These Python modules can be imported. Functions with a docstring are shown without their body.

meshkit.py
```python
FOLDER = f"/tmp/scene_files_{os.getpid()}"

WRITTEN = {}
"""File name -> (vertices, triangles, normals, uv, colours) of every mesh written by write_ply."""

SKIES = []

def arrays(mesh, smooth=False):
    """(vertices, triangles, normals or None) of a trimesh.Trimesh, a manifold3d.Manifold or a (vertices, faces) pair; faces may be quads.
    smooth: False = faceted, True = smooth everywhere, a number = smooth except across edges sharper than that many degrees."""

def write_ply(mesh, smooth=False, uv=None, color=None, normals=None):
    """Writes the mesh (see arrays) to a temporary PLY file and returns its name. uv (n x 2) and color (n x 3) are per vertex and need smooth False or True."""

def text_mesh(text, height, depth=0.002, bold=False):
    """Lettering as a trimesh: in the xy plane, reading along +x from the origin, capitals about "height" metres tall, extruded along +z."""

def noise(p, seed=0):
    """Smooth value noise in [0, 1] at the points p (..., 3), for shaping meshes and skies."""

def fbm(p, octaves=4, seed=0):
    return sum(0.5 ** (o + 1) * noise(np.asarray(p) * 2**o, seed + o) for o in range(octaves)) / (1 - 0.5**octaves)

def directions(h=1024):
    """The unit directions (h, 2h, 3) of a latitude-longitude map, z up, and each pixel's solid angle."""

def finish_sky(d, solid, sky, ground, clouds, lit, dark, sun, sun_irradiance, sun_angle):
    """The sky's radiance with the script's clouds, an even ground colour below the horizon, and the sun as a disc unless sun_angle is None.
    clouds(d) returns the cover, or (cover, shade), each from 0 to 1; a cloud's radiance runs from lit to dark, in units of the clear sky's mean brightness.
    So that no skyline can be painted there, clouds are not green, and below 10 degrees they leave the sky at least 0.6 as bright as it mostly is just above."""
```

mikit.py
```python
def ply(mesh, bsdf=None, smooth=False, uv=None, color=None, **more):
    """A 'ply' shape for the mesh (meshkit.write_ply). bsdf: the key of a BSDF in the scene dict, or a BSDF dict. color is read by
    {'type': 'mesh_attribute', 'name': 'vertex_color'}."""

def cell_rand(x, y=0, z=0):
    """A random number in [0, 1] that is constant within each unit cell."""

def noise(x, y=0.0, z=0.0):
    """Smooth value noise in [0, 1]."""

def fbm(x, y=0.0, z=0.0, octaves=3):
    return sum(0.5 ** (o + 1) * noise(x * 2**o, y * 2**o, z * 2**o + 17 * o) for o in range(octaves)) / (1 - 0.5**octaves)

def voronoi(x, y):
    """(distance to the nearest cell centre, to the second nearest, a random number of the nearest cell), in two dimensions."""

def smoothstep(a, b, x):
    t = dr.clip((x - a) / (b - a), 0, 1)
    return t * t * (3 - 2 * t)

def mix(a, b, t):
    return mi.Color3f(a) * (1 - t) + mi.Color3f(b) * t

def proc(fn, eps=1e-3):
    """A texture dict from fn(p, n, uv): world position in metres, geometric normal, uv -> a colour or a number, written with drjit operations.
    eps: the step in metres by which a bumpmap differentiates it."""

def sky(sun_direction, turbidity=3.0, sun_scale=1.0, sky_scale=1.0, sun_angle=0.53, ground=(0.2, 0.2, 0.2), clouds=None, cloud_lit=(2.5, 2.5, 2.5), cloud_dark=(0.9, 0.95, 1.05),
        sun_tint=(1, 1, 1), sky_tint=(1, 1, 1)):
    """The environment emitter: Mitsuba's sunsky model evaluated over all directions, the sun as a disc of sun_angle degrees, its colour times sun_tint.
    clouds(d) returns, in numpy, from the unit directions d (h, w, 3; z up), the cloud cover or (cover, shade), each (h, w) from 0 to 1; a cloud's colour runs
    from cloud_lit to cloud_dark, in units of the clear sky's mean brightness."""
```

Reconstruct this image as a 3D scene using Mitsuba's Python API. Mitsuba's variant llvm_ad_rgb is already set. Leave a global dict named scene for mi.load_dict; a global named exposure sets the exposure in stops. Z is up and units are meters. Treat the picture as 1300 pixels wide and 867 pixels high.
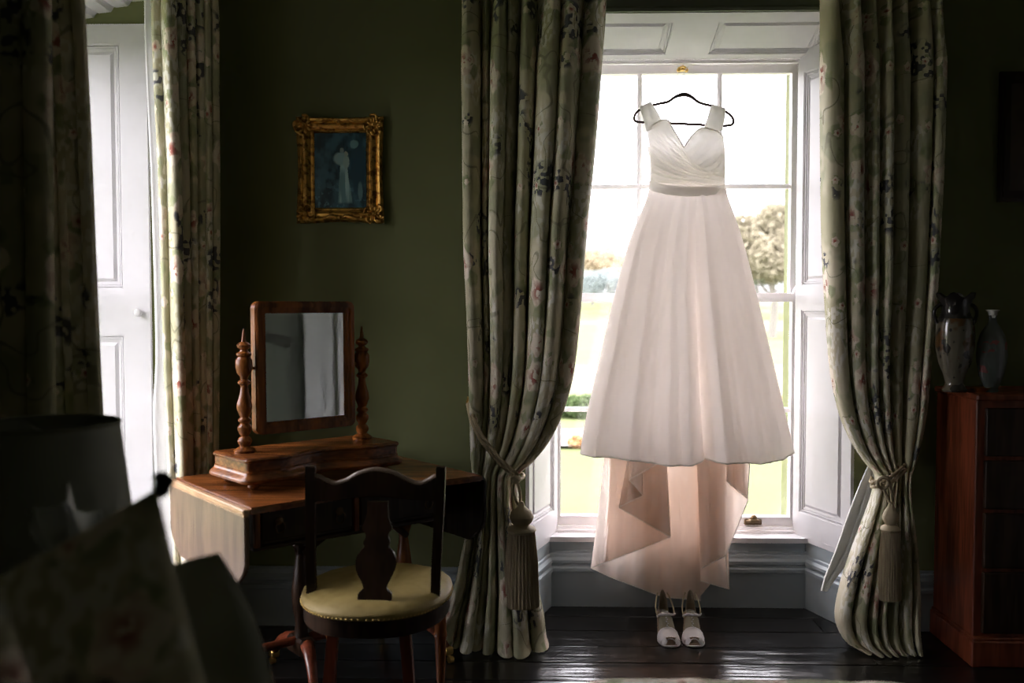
import math, random
import numpy as np, trimesh, drjit as dr, mitsuba as mi, mikit, meshkit
import shapely.geometry as sg
from mikit import noise, fbm, voronoi, smoothstep, mix
from trimesh.util import concatenate as cat
T = mi.ScalarTransform4f
random.seed(7)
rng = np.random.default_rng(7)
PI = math.pi

# ------------------------------------------------------------------ camera, sky, exposure
F, CAM = 1200.0, np.array([0, 0, 1.375])
YAW, PITCH = math.radians(1.53), math.radians(2.31)
FWD = np.array([-math.sin(YAW) * math.cos(PITCH), math.cos(YAW) * math.cos(PITCH), -math.sin(PITCH)])
RIGHT = np.array([math.cos(YAW), math.sin(YAW), 0.0])
UP = np.cross(RIGHT, FWD)
scene, labels = {}, {}
scene['camera'] = {'type': 'thinlens', 'fov_axis': 'x', 'fov': 2 * math.degrees(math.atan(650 / F)), 'aperture_radius': 0.008,
                   'focus_distance': 4.05, 'near_clip': 0.05, 'far_clip': 3000.0,
                   'to_world': T().look_at(origin=CAM.tolist(), target=(CAM + FWD).tolist(), up=[0, 0, 1])}
scene['sky'] = mikit.sky((-0.5, 0.6, 0.62), turbidity=6.0, sun_scale=0.0, clouds=lambda d: (np.ones(d.shape[:2]), 0.35 * meshkit.fbm(d * 2.2, 3)),
                         cloud_lit=(1.03, 0.985, 1.04), cloud_dark=(0.82, 0.80, 0.88), ground=(0.12, 0.13, 0.08))
exposure = 6.65


def ray(px, py):
    return FWD + RIGHT * (px - 650) / F - UP * (py - 433.5) / F


def P(px, py, Y):
    """the point at depth Y (metres along the room) seen at that place of the photograph"""
    r = ray(px, py)
    return CAM + r * (Y / r[1])


def PZ(px, py, z):
    r = ray(px, py)
    return CAM + r * ((z - CAM[2]) / r[2])


def PX(px, z, Y):
    py = 433.5
    for _ in range(4):
        p = P(px, py, Y)
        py += (p[2] - z) * F / Y
    return np.array([p[0], Y, z])


# ------------------------------------------------------------------ mesh helpers
def M(v, f):
    v, f = np.asarray(v, float), np.asarray(f, int)
    if f.shape[1] == 4:
        f = np.vstack([f[:, [0, 1, 2]], f[:, [0, 2, 3]]])
    return trimesh.Trimesh(v, f, process=False)


def box(lo, hi, bev=0.0):
    lo, hi = np.minimum(lo, hi).astype(float), np.maximum(lo, hi).astype(float)
    if bev <= 0:
        m = trimesh.creation.box(extents=hi - lo)
        m.apply_translation((lo + hi) / 2)
        return m
    b = min(bev, 0.49 * (hi - lo).min())
    c, h = (lo + hi) / 2, (hi - lo) / 2
    pts = []
    for s in np.ndindex(2, 2, 2):
        s = np.array(s) * 2 - 1
        for k in range(3):
            q = h - b
            q[k] = h[k]
            pts.append(c + s * q)
    return trimesh.Trimesh(pts).convex_hull


def grid_faces(nu, nv, cu=False, cv=False):
    i, j = np.meshgrid(np.arange(nu if cu else nu - 1), np.arange(nv if cv else nv - 1), indexing='ij')
    i2, j2 = (i + 1) % nu, (j + 1) % nv
    q = np.stack([i * nv + j, i2 * nv + j, i2 * nv + j2, i * nv + j2], -1).reshape(-1, 4)
    return np.vstack([q[:, [0, 1, 2]], q[:, [0, 2, 3]]])


def grid(pos, cu=False, cv=False):
    nu, nv = pos.shape[:2]
    return M(pos.reshape(-1, 3), grid_faces(nu, nv, cu, cv))


def lathe(prof, n=40, at=(0, 0, 0)):
    prof = np.array(prof, float)
    a = np.arange(n) * 2 * PI / n
    pos = np.stack([np.cos(a)[:, None] * prof[:, 0], np.sin(a)[:, None] * prof[:, 0], np.broadcast_to(prof[:, 1], (n, len(prof)))], -1)
    m = grid(pos, cu=True)
    m.apply_translation(at)
    return m


def smooth_path(pts, n):
    from scipy.interpolate import PchipInterpolator, CubicSpline
    pts = np.array(pts, float)
    s = np.r_[0, np.cumsum(np.linalg.norm(np.diff(pts[:, :3], axis=0), axis=1) + 1e-9)]
    return CubicSpline(s, pts)(np.linspace(0, s[-1], n))


def tube(pts, r, sides=10, closed=False, flat=None):
    p = np.asarray(pts, float)
    r = np.broadcast_to(np.asarray(r, float), (len(p),))
    t = (np.roll(p, -1, 0) - np.roll(p, 1, 0)) if closed else np.gradient(p, axis=0)
    t /= np.linalg.norm(t, axis=1, keepdims=True) + 1e-12
    a = np.cross(t[0], [0, 0, 1] if abs(t[0][2]) < 0.9 else [1, 0, 0])
    A = []
    for k in range(len(p)):
        a = a - t[k] * (a @ t[k])
        a /= np.linalg.norm(a) + 1e-12
        A.append(a)
    A = np.array(A)
    B = np.cross(t, A)
    an = np.arange(sides) * 2 * PI / sides
    fa, fb = flat or (1, 1)
    pos = p[:, None] + r[:, None, None] * (fa * np.cos(an)[None, :, None] * A[:, None] + fb * np.sin(an)[None, :, None] * B[:, None])
    m = grid(pos, cu=closed, cv=True)
    if not closed:
        v, f, n = m.vertices, m.faces, len(m.vertices)
        k, last = np.arange(sides), (len(p) - 1) * sides
        cap = np.vstack([np.stack([np.full(sides, n), (k + 1) % sides, k], 1), np.stack([np.full(sides, n + 1), last + k, last + (k + 1) % sides], 1)])
        m = M(np.vstack([v, p[0], p[-1]]), np.vstack([f, cap]))
    return m


def prism(poly, d0, d1, o=(0, 0, 0), ex=(1, 0, 0), ey=(0, 0, 1), bev=0.0):
    """a polygon in the plane (ex, ey) through o, extruded along ex x ey from d0 to d1"""
    pg = poly if hasattr(poly, 'exterior') else sg.Polygon(poly)
    ex, ey = np.array(ex, float), np.array(ey, float)
    ez = np.cross(ex, ey)
    if bev > 0:
        a = trimesh.creation.extrude_polygon(pg, d1 - d0 - 2 * bev, engine='earcut')
        a.apply_translation([0, 0, d0 + bev])
        parts = [a]
        inner = pg.buffer(-bev)
        b = trimesh.creation.extrude_polygon(inner, d1 - d0, engine='earcut')
        b.apply_translation([0, 0, d0])
        parts.append(b)
        m = cat(parts)
    else:
        m = trimesh.creation.extrude_polygon(pg, d1 - d0, engine='earcut')
        m.apply_translation([0, 0, d0])
    R = np.eye(4)
    R[:3, 0], R[:3, 1], R[:3, 2], R[:3, 3] = ex, ey, ez, o
    m.apply_transform(R)
    return m


def sweep_profile(path, prof, left=True):
    """a moulding: profile (out, height) carried along a plan path, mitred; out to the left of the path"""
    p = np.array(path, float)
    d = np.diff(p, axis=0)
    d /= np.linalg.norm(d, axis=1, keepdims=True)
    n = np.stack([-d[:, 1], d[:, 0]], 1) * (1 if left else -1)
    mit = []
    for k in range(len(p)):
        if k == 0: mit.append(n[0])
        elif k == len(p) - 1: mit.append(n[-1])
        else:
            m = n[k - 1] + n[k]
            mit.append(m / (m @ n[k]))
    prof = np.array(prof, float)
    rows = []
    for k in range(len(p)):
        q = p[k] + prof[:, :1] * mit[k]
        rows.append(np.c_[q, prof[:, 1]])
    m = grid(np.array(rows), cv=True)
    caps = []
    for k in (0, len(p) - 1):
        v = rows[k]
        pg = sg.Polygon(prof)
        tv, tf = trimesh.creation.triangulate_polygon(pg, engine='earcut')
        idx = [int(np.argmin(((prof - x) ** 2).sum(1))) for x in tv]
        caps.append(M(v, np.array(idx)[tf]))
    return cat([m] + caps)


def rigid(m, mat):
    m = m.copy()
    m.apply_transform(mat)
    return m


def frame(o, ang, ex=None):
    """local frame: x to the right along the front, y to the back, z up; turned by ang about z"""
    c, s = math.cos(ang), math.sin(ang)
    R = np.eye(4)
    R[:3, 0], R[:3, 1], R[:3, 3] = (c, s, 0), (-s, c, 0), o
    return R


# ------------------------------------------------------------------ materials
def mat(name, color, rough=0.5, metal=0.0, spec=0.5, coat=0.0, sheen=0.0, two=True, bump=None, **k):
    col = color if isinstance(color, dict) else {'type': 'rgb', 'value': list(color)}
    b = {'type': 'principled', 'base_color': col, 'roughness': rough, 'metallic': metal, 'specular': spec}
    if coat: b |= {'clearcoat': coat, 'clearcoat_gloss': 0.9}
    if sheen: b |= {'sheen': sheen, 'sheen_tint': 0.6}
    b |= k
    if bump:
        b = {'type': 'bumpmap', 'arbitrary': bump[0], 'scale': bump[1], 'bsdf': b}
    scene['mat_' + name] = {'type': 'twosided', 'bsdf': b} if two else b
    return 'mat_' + name


def wood(dark, light, ax, sc=1.0):
    def fn(p, n, uv):
        q = [p.x * 26 * sc, p.y * 26 * sc, p.z * 26 * sc]
        q[ax] = q[ax] * 0.09
        a = fbm(*q, octaves=3)
        q2 = [x * 5.0 for x in q]
        b = noise(*q2)
        return mix(dark, light, smoothstep(0.25, 0.8, a * 0.75 + b * 0.25))
    return mikit.proc(fn)


def floral_fn(k, gscale=1.0):
    """printed chintz: cream cloth with roses, green leaves, dark sprigs and thin stems; uv in metres of cloth"""
    def fn(p, n, uv):
        u, v = uv.x / gscale, uv.y / gscale
        wob = fbm(u * 9, v * 9, 1.7) - 0.5
        base = mix((0.60, 0.55, 0.41), (0.45, 0.425, 0.28), smoothstep(0.35, 0.65, fbm(u * 6, v * 6, 4.0)))
        base = mix(base, (0.74, 0.72, 0.65), 0.8 * smoothstep(0.50, 0.62, fbm(u * 5 + 31, v * 4, 6.0)) * smoothstep(0.42, 0.58, noise(u * 90, v * 60, 3.0)))
        base = mix(base, (0.36, 0.37, 0.24), 0.75 * smoothstep(0.54, 0.66, fbm(u * 9 + 5, v * 9, 2.0)))
        stem = dr.abs(fbm(u * 5 + 3, v * 5 + 9, 7.0) - 0.5)
        base = mix(base, (0.24, 0.23, 0.15), 0.8 * (1 - smoothstep(0.004, 0.013, stem)))
        spr = smoothstep(0.63, 0.69, fbm(u * 6.5 + 20, v * 6.5, 3.0)) * smoothstep(0.48, 0.56, noise(u * 75, v * 75, 1.0))
        base = mix(base, (0.045, 0.05, 0.075), 0.9 * spr)
        for (cu, cv, ox, oy, r0, pr) in ((0.23, 0.42, 0.0, 0.0, 0.058, 0.8), (0.25, 0.42, 0.115, 0.21, 0.040, 0.75), (0.14, 0.23, 0.05, 0.11, 0.015, 0.7)):
            a, b = (u + ox) / cu, (v + oy) / cv
            iu, iv = dr.floor(a), dr.floor(b)
            on = dr.select(mikit.cell_rand(iu, iv, 16) < pr, 1.0, 0.0)
            cx = (iu + 0.5 + 0.3 * (mikit.cell_rand(iu, iv, 11) - 0.5)) * cu - ox
            cy = (iv + 0.5 + 0.3 * (mikit.cell_rand(iu, iv, 12) - 0.5)) * cv - oy
            rr = r0 * (0.85 + 0.35 * mikit.cell_rand(iu, iv, 13))
            dx, dy = u - cx, v - cy
            d = dr.sqrt(dx * dx + dy * dy * 0.8) / rr
            th = dr.atan2(dy, dx)
            leaf = smoothstep(0.2, 0.55, dr.sin(th * 3 + 6 * mikit.cell_rand(iu, iv, 14)) + wob * 2) * (1 - smoothstep(1.4, 1.65, d + wob * 1.8)) * smoothstep(0.7, 0.9, d)
            base = mix(base, mix((0.20, 0.24, 0.11), (0.36, 0.38, 0.22), noise(u * 60, v * 60)), 0.8 * leaf * on)
            edge = 1 + 0.14 * dr.sin(th * 5 + 9 * mikit.cell_rand(iu, iv, 15)) + wob * 1.6
            f2 = fbm(u * 48 + 3, v * 48, 9.0)
            pet = mix((0.78, 0.70, 0.58), (0.62, 0.50, 0.40), smoothstep(0.45, 0.7, f2))
            pet = mix(pet, (0.33, 0.075, 0.05), (1 - smoothstep(0.1, 0.7, d)) * smoothstep(0.46, 0.56, f2) * 0.92)
            base = mix(base, pet, (1 - smoothstep(0.82, 0.98, d / edge)) * on)
        return base * k
    return mikit.proc(fn)


mat('wall', mikit.proc(lambda p, n, uv: mix((0.130, 0.142, 0.066), (0.157, 0.170, 0.080), fbm(p.x * 3, p.y * 3, p.z * 3))), 0.85, spec=0.15,
    bump=(mikit.proc(lambda p, n, uv: noise(p.x * 260, p.y * 260, p.z * 260), eps=2e-3), 0.0006))
mat('ceiling', (0.55, 0.54, 0.5), 0.9, spec=0.1)
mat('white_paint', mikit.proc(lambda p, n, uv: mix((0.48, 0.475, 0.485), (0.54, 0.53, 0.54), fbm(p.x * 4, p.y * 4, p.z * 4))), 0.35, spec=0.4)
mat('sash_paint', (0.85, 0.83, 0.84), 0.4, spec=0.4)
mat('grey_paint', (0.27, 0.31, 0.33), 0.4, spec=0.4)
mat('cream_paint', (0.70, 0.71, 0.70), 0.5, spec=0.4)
for k in range(3):
    g = (0.0025, 0.0035, 0.0045)[k]
    mat('board_%d' % k, mikit.proc(lambda p, n, uv, g=g, k=k: mix((g, g * 0.95, g * 0.9), (g * 2.4, g * 2.1, g * 1.9), fbm(p.x * 2.2 + k * 9, p.y * 55, p.z, octaves=4))), 0.19, spec=0.38,
        bump=(mikit.proc(lambda p, n, uv, k=k: fbm(p.x * 3 + k, p.y * 28, 0.0, octaves=3), eps=3e-3), 0.0035))
mat('floral', floral_fn(0.95), 0.75, spec=0.2, sheen=0.3)
mat('floral_dark', floral_fn(0.9), 0.85, spec=0.1)
mat('lining', (0.72, 0.72, 0.70), 0.9, spec=0.1)
scene['mat_sheer'] = {'type': 'principledthin', 'base_color': {'type': 'rgb', 'value': [0.86, 0.86, 0.87]}, 'roughness': 0.8, 'diff_trans': 0.9}
scene['mat_dress'] = {'type': 'principledthin', 'base_color': {'type': 'rgb', 'value': [0.95, 0.905, 0.875]}, 'roughness': 0.55, 'diff_trans': 0.66, 'spec_trans': 0.0}
scene['mat_bodice'] = {'type': 'principledthin', 'base_color': {'type': 'rgb', 'value': [0.95, 0.93, 0.89]}, 'roughness': 0.5, 'diff_trans': 0.56, 'spec_trans': 0.0}
scene['mat_train'] = {'type': 'principledthin', 'base_color': {'type': 'rgb', 'value': [0.86, 0.745, 0.665]}, 'roughness': 0.55, 'diff_trans': 0.7, 'spec_trans': 0.0}
mat('rope', (0.40, 0.33, 0.21), 0.7, sheen=0.4)
mat('tassel', mikit.proc(lambda p, n, uv: mix((0.24, 0.19, 0.12), (0.42, 0.34, 0.21), noise(p.x * 420, p.y * 420, p.z * 12))), 0.7, sheen=0.4)
mat('mahogany_h', wood((0.06, 0.017, 0.005), (0.25, 0.08, 0.018), 0), 0.24, spec=0.4, coat=0.25)
mat('mahogany_v', wood((0.075, 0.022, 0.006), (0.32, 0.105, 0.022), 2), 0.26, spec=0.32, coat=0.2)
mat('worn_edge', (0.13, 0.085, 0.055), 0.42, spec=1.0, coat=0.5)
mat('mahogany_red', wood((0.075, 0.018, 0.008), (0.19, 0.046, 0.02), 2), 0.3, coat=0.3)
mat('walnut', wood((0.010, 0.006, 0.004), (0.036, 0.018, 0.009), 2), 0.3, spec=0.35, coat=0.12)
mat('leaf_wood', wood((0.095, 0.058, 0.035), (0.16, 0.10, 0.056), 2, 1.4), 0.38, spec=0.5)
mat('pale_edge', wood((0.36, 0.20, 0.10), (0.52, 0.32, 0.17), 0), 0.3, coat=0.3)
mat('bronze', (0.16, 0.11, 0.06), 0.4, metal=1.0)
mat('brass', (0.70, 0.48, 0.16), 0.3, metal=1.0)
mat('gilt', mikit.proc(lambda p, n, uv: mix((0.20, 0.085, 0.015), (0.62, 0.36, 0.09), smoothstep(0.3, 0.6, fbm(p.x * 60, p.y * 60, p.z * 60)))), 0.32, metal=0.9)
mat('silvered', (0.82, 0.86, 0.86), 0.015, metal=1.0)
mat('velvet', mikit.proc(lambda p, n, uv: mix((0.30, 0.215, 0.06), (0.42, 0.32, 0.115), fbm(p.x * 40, p.y * 40, p.z * 40))), 0.6, sheen=0.6)
mat('hanger', (0.018, 0.006, 0.006), 0.6, sheen=0.3)
mat('steel', (0.6, 0.6, 0.6), 0.25, metal=1.0)
mat('shade', (0.30, 0.31, 0.27), 0.9, spec=0.1)
mat('linen_green', (0.20, 0.205, 0.155), 0.9, spec=0.1)
mat('dark_cord', (0.015, 0.015, 0.02), 0.8)
mat('tissue', (0.62, 0.65, 0.64), 0.6)
mat('china_dark', (0.012, 0.010, 0.010), 0.12, coat=1.0)
mat('china_painted', mikit.proc(lambda p, n, uv: mix(mix((0.11, 0.10, 0.07), (0.09, 0.04, 0.012), smoothstep(0.5, 0.62, fbm(p.x * 22, p.y * 22, p.z * 18))), (0.02, 0.018, 0.015), smoothstep(0.56, 0.62, fbm(p.x * 30 + 4, p.y * 30, p.z * 22 + 3)))), 0.12, coat=1.0)
mat('celadon', mikit.proc(lambda p, n, uv: mix(mix((0.085, 0.10, 0.09), (0.055, 0.07, 0.06), fbm(p.x * 9, p.y * 9, p.z * 9)), (0.20, 0.05, 0.05), smoothstep(0.68, 0.72, fbm(p.x * 24 + 3, p.y * 24, p.z * 24)))), 0.12, coat=1.0)
mat('china_rim', (0.7, 0.7, 0.66), 0.15, coat=1.0)
mat('satin_white', (0.86, 0.83, 0.85), 0.35)
mat('shoe_inside', (0.30, 0.23, 0.16), 0.6)
mat('mesh_nude', (0.40, 0.36, 0.27), 0.6)
mat('crystal', (0.8, 0.8, 0.82), 0.1, metal=0.9)
mat('sage_paint', (0.105, 0.12, 0.085), 0.5)
mat('dark_picture', mikit.proc(lambda p, n, uv: mix((0.03, 0.02, 0.015), (0.08, 0.05, 0.03), fbm(p.x * 14, p.y * 9, p.z * 14))), 0.4)
scene['mat_pane'] = {'type': 'thindielectric', 'int_ior': 1.5}


# ------------------------------------------------------------------ scene entries
def add(key, mesh, m, smooth=False, uv=None, label=None, cat_=None, group=None, kind=None, **more):
    base, n = key, 0
    while key in scene:
        n += 1
        key = '%s_%03d' % (base, n)
    scene[key] = mikit.ply(mesh, 'mat_' + m, smooth=smooth, uv=uv, **more)
    d = {k: v for k, v in (('label', label), ('category', cat_), ('group', group), ('kind', kind)) if v}
    if d:
        labels[key] = d
    return key


def tag(key, label, cat_, group=None):
    labels[key] = {'label': label, 'category': cat_}
    if group: labels[key]['group'] = group


def struct(key, mesh, m, label=None, smooth=False):
    return add(key, mesh, m, smooth=smooth, kind='structure', label=label)


def panel_board(key, o, du, dv, W, H, panels, m, t=0.03, rise=0.014, field='panel', mould='moulding'):
    """a framed and panelled board: stiles and rails as one mesh, each raised field and its moulding a part; du, dv unit, front along du x dv"""
    o, du, dv = (np.array(x, float) for x in (o, du, dv))
    outer = sg.box(0, 0, W, H)
    holes = [sg.box(a, b, c, d) for a, b, c, d in panels]
    fr = outer
    for h_ in holes:
        fr = fr.difference(h_)
    meshes = [prism(outer, -t, -rise, o, du, dv)]
    for g in getattr(fr, 'geoms', [fr]):
        meshes.append(prism(g, -rise, 0, o, du, dv))
    add(key, cat(meshes), m)
    for h_ in holes:
        mm = []
        for ins, d1 in ((0.0, -0.003), (0.009, -0.006), (0.018, -0.010)):
            a = h_.buffer(-ins, join_style=2)
            b = h_.buffer(-ins - 0.0055, join_style=2)
            mm.append(prism(a.difference(b), -rise, d1, o, du, dv))
        add(key + '__' + mould, cat(mm), m)
        a, b = h_.buffer(-0.030, join_style=2), h_.buffer(-0.042, join_style=2)
        lo, hi = np.array(a.bounds), np.array(b.bounds)
        c0 = [(lo[0], lo[1]), (lo[2], lo[1]), (lo[2], lo[3]), (lo[0], lo[3])]
        c1 = [(hi[0], hi[1]), (hi[2], hi[1]), (hi[2], hi[3]), (hi[0], hi[3])]
        n = np.cross(du, dv)
        v = [o + du * x + dv * y + n * -rise for x, y in c0] + [o + du * x + dv * y + n * -0.006 for x, y in c1]
        f = [[0, 1, 5, 4], [1, 2, 6, 5], [2, 3, 7, 6], [3, 0, 4, 7], [4, 5, 6, 7]]
        add(key + '__' + field, M(v, f), m)


# ------------------------------------------------------------------ the room
XL, XR, YF, YB, ZC = -1.525, 2.75, 3.98, -2.6, 3.05
YD, YW, YO = 4.27, 4.36, 4.62          # dado face, window frame, outside face
Xbl, Xbr = P(695, 772, YD)[0], P(1025, 772, YD)[0]
Xfl, Xfr = P(667, 700, YF)[0], P(1083, 700, YF)[0]
sl, sr = (Xbl - Xfl) / (YD - YF), (Xfr - Xbr) / (YD - YF)
Xwl, Xwr = Xbl + sl * (YW - YD), Xbr - sr * (YW - YD)
ZS = 0.318                              # window board
ZH = P(860, 74, YW)[2]                  # head of the frame
ZFh = P(860, 12, YF)[2]                 # front of the soffit
LY0, LY1, LXO = 2.42, 3.72, -1.87       # left window opening
LZ1 = P(160, 32, LY1)[2]

# floor boards
bw, by, nb = 0.178, YB, 0
edges = [YD + 0.02 - k * bw for k in range(40)]
for k in range(39):
    y1, y0 = edges[k], edges[k + 1]
    if y1 < YB: break
    x0, x1 = (Xfl - 0.3, Xfr + 0.3) if y0 > YF else (XL - 0.35 if LY0 < y0 and y1 < LY1 else XL, XR)
    cut = x0 + (x1 - x0) * rng.uniform(0.25, 0.75) if k % 2 else None
    for a, b in ((x0, cut), (cut, x1)) if cut else ((x0, x1),):
        add('floor__board', box((a + 0.001, y0 + 0.0022, -0.025), (b - 0.001, y1 - 0.0022, rng.uniform(-0.0012, 0.0)), 0.002), 'board_%d' % rng.integers(3))
struct('floor', box((XL - 0.5, YB - 0.2, -0.12), (XR + 0.2, YO, -0.02)), 'board_0', 'dark stained wooden floor of wide glossy boards')
struct('ceiling', box((XL - 0.5, YB - 0.2, ZC), (XR + 0.2, YO, ZC + 0.1)), 'ceiling')
plan_l = [(XL - 0.45, YF), (Xfl, YF), (Xwl, YW), (Xwl, YO), (XL - 0.45, YO)]
plan_r = [(Xfr, YF), (XR + 0.2, YF), (XR + 0.2, YO), (Xwr, YO), (Xwr, YW)]
wf = [trimesh.creation.extrude_polygon(sg.Polygon(p), ZC, engine='earcut') for p in (plan_l, plan_r)]
head = sg.Polygon([(YF, ZFh), (YW, ZH + 0.03), (YO, ZH + 0.03), (YO, ZC), (YF, ZC)])
wf.append(prism(head, 0, (Xfr - Xfl) + 0.0, (Xfl, 0, 0), (0, 1, 0), (0, 0, 1)))
struct('wall_front', cat(wf), 'wall', 'olive green painted window wall')
# left wall with its window opening
wl = [box((XL - 0.45, YB, 0), (XL, LY0, ZC)), box((XL - 0.45, LY1, 0), (XL, YF, ZC)), box((XL - 0.45, LY0, LZ1 + 0.12), (XL, LY1, ZC)), box((XL - 0.45, LY0, 0), (XL - 0.28, LY1, 0.30))]
struct('wall_left', cat(wl), 'wall', 'olive green painted side wall at the left')
struct('wall_right', box((XR, YB, 0), (XR + 0.15, YF, ZC)), 'wall', 'olive green painted wall at the right')
struct('wall_rear', box((XL, YB - 0.15, 0), (XR, YB, ZC)), 'wall', 'olive green painted wall behind')
BASE = [(0, 0), (0.024, 0), (0.024, 0.158), (0.034, 0.163), (0.034, 0.178), (0.024, 0.184), (0.024, 0.193), (0.030, 0.200), (0.030, 0.213), (0.018, 0.224), (0.016, 0.236), (0.010, 0.240), (0.010, 0.252), (0, 0.252)]
struct('baseboard_front', cat([sweep_profile([(XL, YF), (Xfl - 0.005, YF)], BASE, left=False), sweep_profile([(Xfr + 0.005, YF), (XR, YF)], BASE, left=False)]), 'grey_paint', 'pale grey moulded skirting board')
struct('baseboard_left', cat([sweep_profile([(XL, LY1), (XL, YF)], BASE, left=False), sweep_profile([(XL, YB), (XL, LY0)], BASE, left=False)]), 'grey_paint')
struct('baseboard_right', sweep_profile([(XR, YF), (XR, 3.0)], BASE, left=False), 'grey_paint')
# recess of the window
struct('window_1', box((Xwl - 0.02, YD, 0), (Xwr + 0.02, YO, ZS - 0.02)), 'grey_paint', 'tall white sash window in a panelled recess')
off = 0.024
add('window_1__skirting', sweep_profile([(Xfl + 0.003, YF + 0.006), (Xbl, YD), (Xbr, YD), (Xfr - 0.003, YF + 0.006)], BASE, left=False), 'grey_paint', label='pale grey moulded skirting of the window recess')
add('window_1__sill', prism([(Xbl + 0.002, 4.245), (Xbr - 0.002, 4.245), (Xwr, YW + 0.2), (Xwl, YW + 0.2)], ZS - 0.022, ZS, (0, 0, 0), (1, 0, 0), (0, 1, 0)), 'white_paint', label='white window board')


def reveal(key, x_f, x_b, side):
    """side -1: the left reveal, +1: the right one. Lower dado board and the panelled shutter above it"""
    f, b = np.array([x_f, YF + 0.002, 0]), np.array([x_b, YD, 0])
    b = f + (b - f) * (YW - YF) / (YD - YF)
    L = np.linalg.norm(b - f)
    d = (b - f) / L
    inward = np.array([-side, 0, 0])
    n = inward - d * (inward @ d)
    n /= np.linalg.norm(n)
    du, o = (d, f) if np.cross(d, [0, 0, 1]) @ n > 0 else (-d, b)
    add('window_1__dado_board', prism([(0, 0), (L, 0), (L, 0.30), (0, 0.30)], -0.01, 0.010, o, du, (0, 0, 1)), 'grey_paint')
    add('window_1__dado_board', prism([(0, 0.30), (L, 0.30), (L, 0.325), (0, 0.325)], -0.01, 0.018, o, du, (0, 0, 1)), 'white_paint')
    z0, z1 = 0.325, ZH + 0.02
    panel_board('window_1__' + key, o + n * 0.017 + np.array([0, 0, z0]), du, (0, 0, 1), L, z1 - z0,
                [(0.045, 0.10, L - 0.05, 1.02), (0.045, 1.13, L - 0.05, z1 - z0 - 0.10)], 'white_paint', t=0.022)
    labels['window_1__' + key] = {'label': 'white panelled shutter folded into the recess'}


reveal('shutter', Xfl, Xbl, -1)
reveal('shutter_001', Xfr, Xbr, 1)
for z in (0.62, 2.05):
    add('window_1__hinge', box((Xwr - 0.012, YW - 0.02, z), (Xwr - 0.002, YW - 0.008, z + 0.07), 0.002), 'white_paint')
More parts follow.
